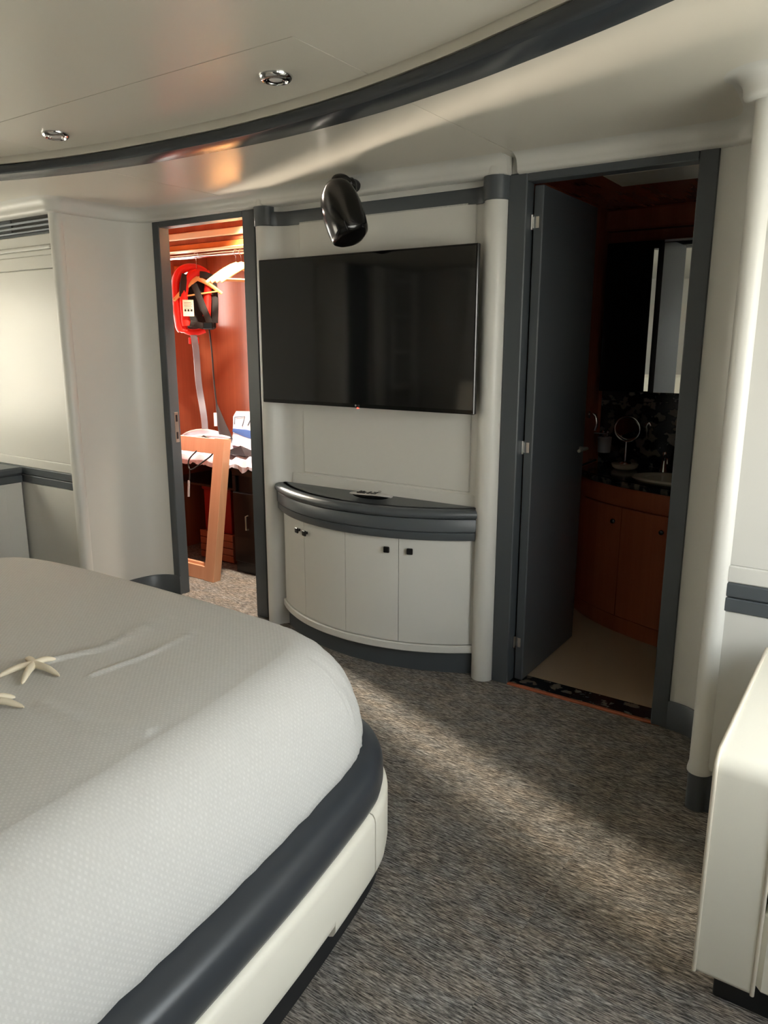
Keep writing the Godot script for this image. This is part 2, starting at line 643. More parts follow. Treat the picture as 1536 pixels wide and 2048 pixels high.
func build_tv_wall() -> void:
	var st: SurfaceTool
	var w := setting("wall_front", "white satin television wall with rounded columns, recess and curved returns", "wall")
	var ret := spline(RETURN, 4)
	# curved returns, with a thin shell thickness behind
	for s in [1, -1]:
		var p: Array = ret if s > 0 else mirror_x(ret)
		st = S()
		sweep(st, p, [Vector2(-0.02, 2.205), Vector2(0, 2.205), Vector2(0, 0.0), Vector2(-0.02, 0.0)])
		put(st, "curved_return", M.white, w)
		st = S()
		sweep(st, p, [Vector2(-0.005, 0.118), Vector2(0.006, 0.118), Vector2(0.010, 0.113), Vector2(0.010, 0.0), Vector2(-0.005, 0.0)])
		put(st, "skirting", M.slate, w)
		# round post at the outer corner
		st = S()
		var px: float = 1.640 * s
		lathe(st, [Vector2(0.0, 2.2), Vector2(0.034, 2.2), Vector2(0.034, 0.165), Vector2(0.039, 0.14), Vector2(0.039, 0.132), Vector2(0.0, 0.132)], Vector3(px, 0, 0.482), 36)
		put(st, "corner_post", M.white, w)
		st = S()
		lathe(st, [Vector2(0.0, 0.133), Vector2(0.034, 0.133), Vector2(0.034, 0.0), Vector2(0.0, 0.0)], Vector3(px, 0, 0.482), 28)
		put(st, "post_foot", M.slate, w)
	# crown moulding: alcove wall, round the post, along the return and over the door; stepped forward across the recess
	var turn := arc(Vector2(-1.640, 0.482), 0.034, 90, 0, 8)
	var port := [Vector2(-2.9, 0.516)] + turn
	port.append_array(mirror_x(ret).slice(1))
	port.append(Vector2(-0.70, 0.0))
	st = S()
	sweep(st, port, CROWN)
	put(st, "crown_moulding", M.white, w)
	st = S()
	sweep(st, mirror_x(port), CROWN)
	put(st, "crown_moulding", M.white, w)
	st = S()
	sweep(st, [Vector2(-0.712, 0.014), Vector2(0.664, 0.014)], CROWN)
	put(st, "crown_moulding", M.white, w)
	# recess: columns either side, coved reveal, back plane
	var plan := [Vector2(-0.70, -0.025)]
	plan.append_array(arc(Vector2(-0.643, 0.0), 0.050, 195, 25, 16))       # port column
	plan.append_array([Vector2(-0.590, 0.004), Vector2(-0.576, -0.012), Vector2(-0.556, -0.024), Vector2(-0.525, -0.031), Vector2(-0.49, -0.032)])
	plan.append_array([Vector2(0.46, -0.032), Vector2(0.50, -0.031), Vector2(0.53, -0.022), Vector2(0.548, -0.004)])
	plan.append_array(arc(Vector2(0.605, 0.0), 0.050, 165, -12, 16))
	plan.append(Vector2(0.664, -0.02))
	st = S()
	sweep(st, plan, [Vector2(-0.012, 2.2), Vector2(0, 2.2), Vector2(0, 0.0), Vector2(-0.012, 0.0)], false, true, 50)
	put(st, "recess_panel", M.white, w)
	st = S()
	cb(st, Vector3(-0.745, 0, -0.11), Vector3(0.68, 2.45, -0.055), 0.0)
	put(st, "backing", M.white, w)
	# raised board on the back of the recess and the low splash strip
	st = S()
	cb(st, Vector3(-0.455, 0.845, -0.04), Vector3(0.50, 2.06, -0.026), 0.004)
	put(st, "raised_board", M.white, w)
	st = S()
	cb(st, Vector3(-0.535, 0.78, -0.04), Vector3(0.54, 0.838, -0.022), 0.004)
	put(st, "splash_strip", M.white, w)
	# slate band under the crown, wrapping the columns as collars
	st = S()
	sweep(st, plan, [Vector2(-0.004, 2.112), Vector2(0.004, 2.112), Vector2(0.006, 2.109), Vector2(0.006, 2.050), Vector2(0.004, 2.047), Vector2(-0.004, 2.047)], false, true, 50)
	put(st, "slate_band", M.slate, w)
	for x in [-0.643, 0.605]:
		st = S()
		lathe(st, [Vector2(0.0, 2.136), Vector2(0.0565, 2.136), Vector2(0.0565, 2.048), Vector2(0.054, 2.046), Vector2(0.0, 2.046)], Vector3(x, 0, 0.0), 32)
		put(st, "collar", M.slate, w)
	# wall above the doors, behind the crown
	for r in [[-1.50, -0.73], [0.665, 1.46]]:
		st = S()
		cb(st, Vector3(r[0], 2.13, -0.1), Vector3(r[1], 2.45, -0.002), 0.0)
		put(st, "lintel", M.white, w)

# inner edge of the soffit in plan: the slate band follows it
var BAND := [Vector2(-3.0, 1.75), Vector2(-2.4, 1.37), Vector2(-1.85, 1.085), Vector2(-1.374, 0.912), Vector2(-1.05, 0.828), Vector2(-0.70, 0.772), Vector2(-0.35, 0.748), Vector2(0.0, 0.742), Vector2(0.32, 0.766), Vector2(0.594, 0.806), Vector2(0.85, 0.866), Vector2(1.08, 0.934), Vector2(1.508, 1.094), Vector2(2.1, 1.37), Vector2(3.0, 1.90)]
var TOP := 2.255                        # height of the upper ceiling

func build_ceiling() -> void:
	var c := setting("ceiling", "cream satin ceiling with a lower curved soffit and slate band", "ceiling")
	var st: SurfaceTool
	var edge := spline(BAND, 10)
	# soffit in three panels, seams at two x
	var cuts := [-3.0, -0.862, 0.702, 3.0]
	for k in 3:
		var a: float = cuts[k] + (0.0015 if k > 0 else 0.0)
		var b: float = cuts[k + 1] - (0.0015 if k < 2 else 0.0)
		var pl := [Vector2(a, -0.04), Vector2(b, -0.04)]
		var inner := []
		inner.append(Vector2(a, z_on(edge, a)))
		for q in edge:
			if q.x > a and q.x < b:
				inner.append(q)
		inner.append(Vector2(b, z_on(edge, b)))
		inner.reverse()
		pl.append_array(inner)
		st = S()
		prism(st, pl, 2.2, 2.25)
		put(st, "soffit_panel", M.ceiling, c)
	st = S()
	cb(st, Vector3(-3.0, 2.25, -0.04), Vector3(3.0, 2.27, 0.75), 0.0)
	put(st, "soffit_backing", M.dark_plinth, c)
	# slate band: path runs +x, +offset is toward the middle of the room
	st = S()
	sweep(st, edge, [Vector2(-0.005, 2.226), Vector2(0.104, 2.226), Vector2(0.110, 2.223), Vector2(0.112, 2.216), Vector2(0.112, 2.196), Vector2(0.108, 2.191), Vector2(0.100, 2.189), Vector2(0.0, 2.189), Vector2(-0.005, 2.191)])
	put(st, "slate_band", M.slate_band, c)
	st = S()
	sweep(st, edge, [Vector2(-0.005, 2.27), Vector2(0.109, 2.27), Vector2(0.109, 2.229), Vector2(-0.005, 2.229)])
	put(st, "cove_strip", M.ceiling, c)
	# ceiling panels with fine joints
	var inner_edge := []
	for q in edge:
		inner_edge.append(q + Vector2(0, 0.119))
	var sx := [-0.96, 0.64]
	var zs := 1.265
	for part in [[-3.0, sx[0]], [sx[0], sx[1]], [sx[1], 3.0]]:
		var a: float = part[0] + (0.0015 if part[0] > -2.9 else 0.0)
		var b: float = part[1] - (0.0015 if part[1] < 2.9 else 0.0)
		var top := []
		for q in inner_edge:
			if q.x > a and q.x < b:
				top.append(q)
		top.push_front(Vector2(a, z_on(inner_edge, a)))
		top.append(Vector2(b, z_on(inner_edge, b)))
		var far := zs - 0.0015 if part[0] == sx[0] else 4.75
		var pl := top.duplicate()
		pl.append(Vector2(b, far))
		if part[0] == sx[1]:                 # the starboard panel runs on aft of the strip panel
			pl.append(Vector2(sx[0] + 0.0015, far))
			pl.append(Vector2(sx[0] + 0.0015, zs + 0.0015))
			pl.append(Vector2(a, zs + 0.0015))
		else:
			pl.append(Vector2(a, far))
		st = S()
		prism(st, pl, TOP, TOP + 0.03)
		put(st, "ceiling_panel", M.ceiling, c)
	st = S()
	cb(st, Vector3(-3.0, TOP + 0.03, 0.7), Vector3(3.0, TOP + 0.04, 4.75), 0.0)
	put(st, "panel_backing", M.dark_plinth, c)

func z_on(p: Array, x: float) -> float:
	for i in p.size() - 1:
		if x >= p[i].x - 1e-5 and x <= p[i + 1].x + 1e-5:
			return lerpf(p[i].y, p[i + 1].y, clampf((x - p[i].x) / maxf(1e-6, p[i + 1].x - p[i].x), 0, 1))
	return p[-1].y

func frame(called: String, label: String, x0: float, x1: float, o0: float, o1: float) -> Node3D:
	var d := setting(called, label, "door frame", Vector3((x0 + x1) * 0.5, 0, 0))
	var st := S()
	cb(st, Vector3(x0, 0, -0.065), Vector3(o0, 2.138, 0.008), 0.004)
	put(st, "jamb", M.slate, d)
	st = S()
	cb(st, Vector3(o1, 0, -0.065), Vector3(x1, 2.138, 0.008), 0.004)
	put(st, "jamb", M.slate, d)
	st = S()
	cb(st, Vector3(o0, 2.105, -0.065), Vector3(o1, 2.138, 0.006), 0.004)
	put(st, "header", M.slate, d)
	return d

func build_doors() -> void:
	var d := frame("door_1", "slate-painted doorway to the bright wooden dressing room", -1.480, -0.712, -1.425, -0.796)
	# strike plate in the port jamb
	var st := S()
	cb(st, Vector3(-1.426, 0.925, -0.052), Vector3(-1.4235, 1.10, -0.024), 0.0008)
	var sp := put(st, "strike_plate", M.steel, d, "brass-coloured strike plate")
	for r in [[1.045, 1.085], [0.945, 0.985]]:
		st = S()
		cb(st, Vector3(-1.4238, r[0], -0.045), Vector3(-1.4230, r[1], -0.031), 0.0)
		put(st, "latch_hole", M.black, sp)
	# its leaf stands open against the inboard side, out of sight behind the jamb
	st = S()
	cb(st, Vector3(-0.802, 0.012, -0.70), Vector3(-0.766, 2.098, -0.072), 0.004)
	put(st, "door_leaf", M.slate, d, "slate door leaf folded back inside the dressing room")
	d = frame("door_2", "slate-painted doorway with its door open into the dark shower room", 0.655, 1.428, 0.734, 1.363)
	st = S()
	cb(st, Vector3(0.742, 0.012, -0.672), Vector3(0.782, 2.098, -0.045), 0.004)
	var leaf := put(st, "door_leaf", M.slate, d, "slate door leaf swung inward")
	for y in [1.96, 1.065, 0.19]:
		st = S()
		rod(st, Vector3(0.738, y - 0.028, -0.040), Vector3(0.738, y + 0.028, -0.040), 0.0075)
		cb(st, Vector3(0.744, y - 0.022, -0.0455), Vector3(0.768, y + 0.022, -0.043), 0.0005)
		put(st, "hinge", M.chrome, leaf)
	for x in [0.793]:
		st = S()
		rod(st, Vector3(0.782, 1.0, -0.615), Vector3(0.815, 1.0, -0.615), 0.009)
		rod(st, Vector3(0.815, 1.0, -0.625), Vector3(0.815, 1.0, -0.515), 0.008)
		put(st, "handle", M.steel, leaf)
	# marble sill with a wooden nosing
	st = S()
	cb(st, Vector3(0.70, -0.02, -0.12), Vector3(1.40, 0.008, -0.012), 0.002)
	put(st, "sill", M.marble, d, "dark veined marble sill")
	st = S()
	cb(st, Vector3(0.73, -0.02, -0.013), Vector3(1.40, 0.009, 0.006), 0.003)
	put(st, "sill_nosing", M.cherry, d, "reddish wood nosing")

# bow front of the cabinet: arc through both ends and the middle, from port to starboard
func bow(half: float, mid_x: float, z_end: float, z_mid: float, n := 40) -> Array:
	var sag := z_mid - z_end
	var r := (half * half + sag * sag) / (2.0 * sag)
	var cz := z_mid - r
	var a := asin(half / r)
	var o := []
	for i in n + 1:
		var t := -a + 2.0 * a * i / n
		o.append(Vector2(mid_x + r * sin(t), cz + r * cos(t)))
	return o

func build_cabinet() -> void:
	var mx := -0.010
	var cab := thing("media_cabinet", "bow-fronted white cabinet with slate worktop under the television", "cabinet", Vector3(mx, 0, 0.1))
	var front := bow(0.575, mx, 0.000, 0.205)
	var st := S()
	# carcass
	var pl := []
	for q in bow(0.570, mx, -0.006, 0.186):
		pl.append(q)
	pl.append(Vector2(mx + 0.57, -0.018)); pl.append(Vector2(mx - 0.57, -0.018))
	st = S()
	prism(st, pl, 0.135, 0.65)
	put(st, "carcass", M.white, cab)
	# plinth
	var pp := bow(0.555, mx, -0.006, 0.155)
	pp.append(Vector2(mx + 0.555, -0.018)); pp.append(Vector2(mx - 0.555, -0.018))
	st = S()
	prism(st, pp, 0.0, 0.112)
	put(st, "plinth", M.slate, cab)
	# bottom rail
	st = S()
	sweep(st, front, [Vector2(-0.03, 0.146), Vector2(0.006, 0.146), Vector2(0.010, 0.142), Vector2(0.010, 0.113), Vector2(0.006, 0.109), Vector2(-0.03, 0.109)])
	put(st, "bottom_rail", M.white, cab)
	# doors: each takes a run of the bow
	var xs := [-0.565, -0.312, -0.02, 0.253, 0.540]
	for k in 4:
		var run := []
		var a: float = xs[k] + (0.0012 if k > 0 else 0.0)
		var b: float = xs[k + 1] - 0.0012
		run.append(Vector2(a, z_on(front, a)))
		for q in front:
			if q.x > a + 0.002 and q.x < b - 0.002:
				run.append(q)
		run.append(Vector2(b, z_on(front, b)))
		st = S()
		sweep(st, run, [Vector2(-0.018, 0.640), Vector2(-0.001, 0.640), Vector2(0.0, 0.639), Vector2(0.0, 0.150), Vector2(-0.001, 0.149), Vector2(-0.018, 0.149)])
		var dr := put(st, "door", M.white, cab)
		var kx: float = [-0.352, -0.284, 0.203, 0.305][k]
		var kz := z_on(front, kx)
		var e := 0.02
		var t := Vector2(e * 2, z_on(front, kx + e) - z_on(front, kx - e)).normalized()
		var nn := perp(t)
		XF = Transform3D(Basis(Vector3(t.x, 0, t.y), Vector3.UP, Vector3(nn.x, 0, nn.y)), Vector3(kx, 0.588, kz))
		st = S()
		cb(st, Vector3(-0.006, -0.006, -0.001), Vector3(0.006, 0.006, 0.014), 0.001)
		cb(st, Vector3(-0.014, -0.014, 0.013), Vector3(0.014, 0.014, 0.023), 0.003)
		put(st, "knob", M.black, dr, "square black knob")
		XF = Transform3D.IDENTITY
	# stile at the starboard end
	st = S()
	cb(st, Vector3(0.543, 0.149, -0.018), Vector3(0.572, 0.640, 0.014), 0.002)
	put(st, "end_stile", M.white, cab)
	# worktop with a stepped, rounded front edge
	var top := bow(0.566, mx, 0.006, 0.205)
	var tp := top.duplicate()
	tp.append(Vector2(mx + 0.566, -0.018)); tp.append(Vector2(mx - 0.566, -0.018))
	st = S()
	prism(st, tp, 0.765, 0.785)
	sweep(st, top, [Vector2(-0.02, 0.785), Vector2(0.022, 0.785), Vector2(0.034, 0.781), Vector2(0.041, 0.772), Vector2(0.043, 0.762), Vector2(0.040, 0.752), Vector2(0.032, 0.746), Vector2(-0.02, 0.746)])
	var wt := put(st, "worktop", M.slate, cab, "slate worktop")
	st = S()
	sweep(st, top, [Vector2(-0.03, 0.746), Vector2(0.030, 0.743), Vector2(0.032, 0.740), Vector2(0.032, 0.688), Vector2(0.029, 0.685), Vector2(-0.03, 0.685)])
	put(st, "fascia", M.slate, wt)
	st = S()
	sweep(st, top, [Vector2(-0.03, 0.686), Vector2(0.024, 0.683), Vector2(0.028, 0.680), Vector2(0.028, 0.652), Vector2(0.022, 0.645), Vector2(-0.03, 0.645)])
	put(st, "fascia", M.slate, wt)

func build_television() -> void:
	var x0 := -0.606; var x1 := 0.578; var y0 := 1.204; var y1 := 1.881; var z := 0.1
	var tv := thing("television", "large black flat television hung on the wall above the bow-fronted cabinet", "television", Vector3((x0 + x1) / 2, y0, z - 0.03))
	var st := S()
	cb(st, Vector3(x0, y0, z - 0.022), Vector3(x1, y1, z), 0.003)
	put(st, "bezel", M.gloss_black, tv)
	st = S()
	cb(st, Vector3(x0 + 0.09, y0 + 0.04, z - 0.06), Vector3(x1 - 0.09, y1 - 0.16, z - 0.02), 0.015)
	put(st, "rear_housing", M.black, tv)
	st = S()
	cb(st, Vector3(-0.22, y0 + 0.18, -0.024), Vector3(0.20, y1 - 0.22, z - 0.055), 0.004)
	put(st, "wall_bracket", M.black, tv)
	st = S()
	quadf(st, Vector3(x0 + 0.008, y0 + 0.018, z + 0.0006), Vector3(x1 - 0.008, y0 + 0.018, z + 0.0006), Vector3(x1 - 0.008, y1 - 0.008, z + 0.0006), Vector3(x0 + 0.008, y1 - 0.008, z + 0.0006), Vector3.BACK)
	put(st, "screen", M.screen, tv, "switched-off glossy screen")
	# maker's mark: a small disc and two letters, and the red standby light below
	st = S()
	XF = Transform3D(Basis(Vector3.RIGHT, -PI / 2).inverse(), Vector3(-0.030, y0 + 0.010, z))
	lathe(st, [Vector2(0.0, 0.0012), Vector2(0.0045, 0.0012), Vector2(0.0045, 0.0)], Vector3.ZERO, 16)
	XF = Transform3D.IDENTITY
	put(st, "maker_disc", mat(Color(0.5, 0.5, 0.5), 0.4), tv)
	var tm := TextMesh.new()
	tm.text = "LG"
	var f := SystemFont.new()
	f.font_names = PackedStringArray(["Droid Sans"])
	tm.font = f
	tm.font_size = 32
	tm.pixel_size = 0.00034
	tm.depth = 0.001
	tm.material = mat(Color(0.42, 0.42, 0.42), 0.4)
	var ti := MeshInstance3D.new()
	ti.mesh = tm
	ti.name = "maker_letters"
	tv.add_child(ti, true)
	ti.position = Vector3(-0.014, y0 + 0.010, z + 0.0006) - tv.position
	st = S()
	cb(st, Vector3(-0.0245, y0 - 0.004, z - 0.012), Vector3(-0.0195, y0 + 0.0005, z - 0.001), 0.001)
	put(st, "standby_led", M.led, tv, "red standby light")

func build_speaker() -> void:
	var sp := thing("wall_speaker", "small glossy black pod speaker tilted down above the television", "speaker", Vector3(0.05, 2.14, 0.08))
	# loft along the long axis of the pod
	var a := Vector3(-0.025, 2.152, 0.25)
	var b := Vector3(0.072, 1.905, 0.255)
	var ax := (b - a)
	var st := S()
	var L := ax.length()
	var d := ax.normalized()
	var side := Vector3(0.84, 0, 0.54)                    # roughly across the view
	side = (side - d * side.dot(d)).normalized()
	var out := d.cross(side).normalized()
	var N := 36
	var rings := []
	var cen := []
	var ts := [0.0, 0.02, 0.06, 0.12, 0.2, 0.32, 0.45, 0.6, 0.75, 0.86, 0.93, 0.975, 1.0]
	var ws := [0.014, 0.030, 0.050, 0.068, 0.080, 0.090, 0.094, 0.095, 0.094, 0.091, 0.084, 0.066, 0.004]
	var sh := [-0.004, -0.004, -0.006, -0.009, -0.012, -0.012, -0.010, -0.007, -0.004, -0.002, 0.0, 0.0, 0.0]
	for i in ts.size():
		var c: Vector3 = a + d * L * ts[i] + side * sh[i]
		cen.append(c)
		var ring := []
		for k in N:
			var t := TAU * k / N
			var ca := cos(t); var sa := sin(t)
			var r := 1.0 / pow(pow(absf(ca), 2.7) + pow(absf(sa), 2.7), 1.0 / 2.7)
			var p: Vector3 = c + side * (ca * r * ws[i]) + out * (sa * r * ws[i] * 0.82)
			ring.append(p)
		rings.append(ring)
	for i in ts.size() - 1:
		for k in N:
			var l := (k + 1) % N
			var nv := []
			for e in [[i, k], [i, l], [i + 1, l], [i + 1, k]]:
				var u: Vector3 = rings[mini(e[0] + 1, ts.size() - 1)][e[1]] - rings[maxi(e[0] - 1, 0)][e[1]]
				var v: Vector3 = rings[e[0]][(e[1] + 1) % N] - rings[e[0]][(e[1] - 1 + N) % N]
				var n := u.cross(v).normalized()
				if n.dot(rings[e[0]][e[1]] - cen[e[0]]) < 0: n = -n
				nv.append(n)
			quad(st, rings[i][k], rings[i][l], rings[i + 1][l], rings[i + 1][k], nv[0], nv[1], nv[2], nv[3])
	put(st, "pod", M.gloss_black, sp)
	# raised spine along the outward face
	st = S()
	var view := Vector3(0.55, 0.1, 0.83)
	var s1 := []
	for i in range(6, 11):
		var best: Vector3 = rings[i][0]
		for k in N:
			if (rings[i][k] - cen[i]).dot(view) > (best - cen[i]).dot(view): best = rings[i][k]
		s1.append(best)
	tube(st, s1, [0.0008, 0.0022, 0.0022, 0.0022, 0.0008], [0.0008, 0.0022, 0.0022, 0.0022, 0.0008], 8)
	put(st, "spine", M.gloss_black, sp)
	# bright trim strip round the port edge of the grille
	st = S()
	var s2 := []
	for i in range(5, 10):
		var best: Vector3 = rings[i][0]
		for k in N:
			if (rings[i][k] - cen[i]).dot(-side) > (best - cen[i]).dot(-side): best = rings[i][k]
		s2.append(best)
	tube(st, s2, [0.001, 0.004, 0.004, 0.003, 0.001], [0.002, 0.008, 0.008, 0.006, 0.002], 10, out)
	put(st, "trim_strip", M.chrome, sp, "bright chrome trim strip")
	# ball bracket on the crown moulding
	st = S()
	tube(st, spline3([Vector3(-0.025, 2.135, 0.245), Vector3(-0.030, 2.165, 0.225), Vector3(-0.035, 2.178, 0.17), Vector3(-0.045, 2.168, 0.11)], 5), [0.017], [0.013], 12)
	put(st, "arm", M.black, sp)
	st = S()
	XF = Transform3D(Basis(Vector3.RIGHT, 0.5), Vector3(-0.050, 2.158, 0.105))
	lathe(st, [Vector2(0.0, 0.032), Vector2(0.022, 0.026), Vector2(0.031, 0.012), Vector2(0.032, -0.006), Vector2(0.026, -0.024), Vector2(0.012, -0.034), Vector2(0.0, -0.036)], Vector3.ZERO, 24)
	XF = Transform3D.IDENTITY
	put(st, "ball_joint", M.gloss_black, sp)
	st = S()
	XF = Transform3D(Basis(Vector3.RIGHT, PI / 2), Vector3(-0.058, 2.165, 0.062))
	lathe(st, [Vector2(0.0, 0.03), Vector2(0.024, 0.03), Vector2(0.026, 0.026), Vector2(0.026, -0.012), Vector2(0.0, -0.012)], Vector3.ZERO, 24)
	XF = Transform3D.IDENTITY
	put(st, "wall_plate", M.black, sp)

func build_remote() -> void:
	var at := Vector3(0.055, 0.785, 0.10)
	var r := thing("remote_control", "pale grey handset with dark buttons lying on the slate worktop", "remote control", at)
	XF = Transform3D(Basis(Vector3.UP, 0.12), at)
	var st := S()
	# dark underside, curved up at the ends
	var pts := []
	for i in 13:
		var t := -1.0 + i / 6.0
		pts.append(Vector3(t * 0.098, 0.014 + 0.006 * t * t, 0))
	tube(st, pts, [0.012, 0.021, 0.025, 0.026, 0.026, 0.026, 0.026, 0.026, 0.026, 0.026, 0.025, 0.021, 0.012], [0.004, 0.009, 0.012, 0.013, 0.013, 0.013, 0.013, 0.013, 0.013, 0.013, 0.012, 0.009, 0.004], 16)
	put(st, "underside", M.gloss_black, r)
	st = S()
	var p2 := []
	for i in 13:
		var t := -1.0 + i / 6.0
		p2.append(Vector3(t * 0.107, 0.025 + 0.003 * t - 0.007 * pow(maxf(t, 0.0), 3), 0))
	tube(st, p2, [0.016, 0.026, 0.029, 0.03, 0.03, 0.03, 0.03, 0.03, 0.03, 0.03, 0.029, 0.026, 0.015], [0.003, 0.0045, 0.005, 0.005, 0.005, 0.005, 0.005, 0.005, 0.005, 0.005, 0.005, 0.005, 0.005], 16)
	put(st, "shell", M.remote_shell, r)
	var n := 0
	for x in [-0.06, -0.045, -0.03, -0.008, 0.012, 0.026]:
		for z in [-0.014, 0.0, 0.014]:
			n += 1
			if n % 7 == 0:
				continue
			st = S()
			var w := 0.005 if n % 3 else 0.007
			cb(st, Vector3(x - w, 0.027, z - 0.0045), Vector3(x + w, 0.0325, z + 0.0045), 0.001)
			put(st, "button", M.black, r)
	st = S()
	lathe(st, [Vector2(0.0, 0.043), Vector2(0.006, 0.042), Vector2(0.008, 0.038), Vector2(0.004, 0.034), Vector2(0.004, 0.027)], Vector3(0.040, 0, -0.012), 14)
	put(st, "thumb_stick", M.chrome, r)
	XF = Transform3D.IDENTITY

func build_side_panels() -> void:
	var st: SurfaceTool
	for s in [-1.0, 1.0]:
		var xi: float = 1.664 * s
		var xo: float = 2.9 if s > 0 else -2.9
		var w := setting("wall_alcove_left" if s < 0 else "wall_alcove_right", "white panelled alcove wall with slate chair rail left of the dressing room door" if s < 0 else "white panelled alcove wall with slate chair rail behind the sofa", "wall", Vector3((xi + xo) / 2, 0, 0.5))
		st = S()
		cb(st, Vector3(xi - 0.012 * s, 0, 0.40), Vector3(xo, 2.45, 0.488), 0.0)
		put(st, "wall_sheet", M.white, w)
		# lower and upper panels stand proud and leave shadowed joints
		for r in [[0.15, 0.695], [0.842, 1.868], [1.872, 1.936]]:
			st = S()
			var dz := 0.5
			if r[0] > 1.86 and r[0] < 1.9: dz = 0.503
			cb(st, Vector3(xi, r[0], 0.48), Vector3(xo, r[1], dz), 0.0025)
			put(st, "panel", M.white, w)
		st = S()
		cb(st, Vector3(xi, 0.789, 0.48), Vector3(xo, 0.842, 0.504), 0.004)
		put(st, "panel_strip", M.white, w)
		st = S()
		cb(st, Vector3(xi, 1.934, 0.48), Vector3(xo, 1.966, 0.500), 0.006)
		cb(st, Vector3(xi, 1.966, 0.48), Vector3(xo, 1.985, 0.514), 0.006)
		put(st, "moulding", M.white, w)
		st = S()
		cb(st, Vector3(xi, 1.985, 0.48), Vector3(xo, 2.040, 0.503), 0.003)
		put(st, "panel_strip", M.white, w)
		st = S()
		cb(st, Vector3(xi, 0.0, 0.48), Vector3(xo, 0.13, 0.500), 0.002)
		put(st, "skirting", M.slate, w)
		# chair rail in two parts with a groove
		st = S()
		cb(st, Vector3(xi, 0.7435, 0.48), Vector3(xo, 0.788, 0.505), 0.004)
		put(st, "chair_rail", M.slate, w)
		st = S()
		cb(st, Vector3(xi, 0.697, 0.48), Vector3(xo, 0.7405, 0.505), 0.003)
		put(st, "chair_rail", M.slate, w)
	# air grille on the port side
	var g := thing("air_grille", "dark slatted air grille high on the left alcove wall", "vent", Vector3(-2.2, 2.05, 0.49))
	st = S()
	cb(st, Vector3(-2.72, 2.042, 0.478), Vector3(-1.652, 2.134, 0.490), 0.0)
	put(st, "backing", M.black, g)
	for y in [2.060, 2.085, 2.109]:
		st = S()
		cb(st, Vector3(-2.72, y - 0.0045, 0.488), Vector3(-1.655, y + 0.0045, 0.504), 0.002)
		put(st, "slat", M.grille, g)
	st = S()
	cb(st, Vector3(-2.72, 2.040, 0.478), Vector3(-1.652, 2.052, 0.506), 0.001)
	put(st, "frame_rail", M.slate, g)
	st = S()
	cb(st, Vector3(-2.40, 2.052, 0.489), Vector3(-2.03, 2.13, 0.493), 0.0)
	put(st, "flap", M.slate, g)
	# console along the port hull side
	var c := thing("console_cabinet", "white console with slate top along the left hull side", "cabinet", Vector3(-2.5, 0, 1.6))
	st = S()
	cb(st, Vector3(-2.88, 0.0, 0.515), Vector3(-2.155, 0.70, 3.28), 0.004)
	put(st, "body", M.white, c)
	st = S()
	cb(st, Vector3(-2.88, 0.745, 0.515), Vector3(-2.128, 0.788, 3.28), 0.010)
	put(st, "top", M.slate, c, "slate top")
	st = S()
	cb(st, Vector3(-2.88, 0.698, 0.515), Vector3(-2.140, 0.742, 3.28), 0.004)
	put(st, "fascia", M.slate, c)
	for k in 3:
		st = S()
		cb(st, Vector3(-2.156, 0.12, 0.62 + k * 0.88), Vector3(-2.150, 0.68, 1.49 + k * 0.88), 0.002)
		put(st, "door", M.white, c)

# plan of the bed, foot first, from port head round the foot to starboard head
func bed_plan(off: float) -> Array:
	var cx := -0.03
	var half := [Vector2(0.0, 1.075), Vector2(0.40, 1.082), Vector2(0.66, 1.105), Vector2(0.82, 1.155), Vector2(0.925, 1.235), Vector2(0.985, 1.325), Vector2(1.023, 1.43), Vector2(1.072, 1.70), Vector2(1.105, 1.95), Vector2(1.135, 2.25), Vector2(1.15, 2.6), Vector2(1.155, 3.35)]
	var s := spline(half, 7)
	var o := []
	for i in range(s.size() - 1, 0, -1):
		o.append(Vector2(cx - s[i].x, s[i].y))
	for q in s:
		o.append(Vector2(cx + q.x, q.y))
	# travel is port to starboard round the foot; left of travel would be the inside, so push along the outside
	var mi := mitres(o, false)
	var r := []
	for i in o.size():
		r.append(o[i] - mi[i] * off)
	return r

func flip(p: Array) -> Array:
	var o := p.duplicate()
	o.reverse()
	return o

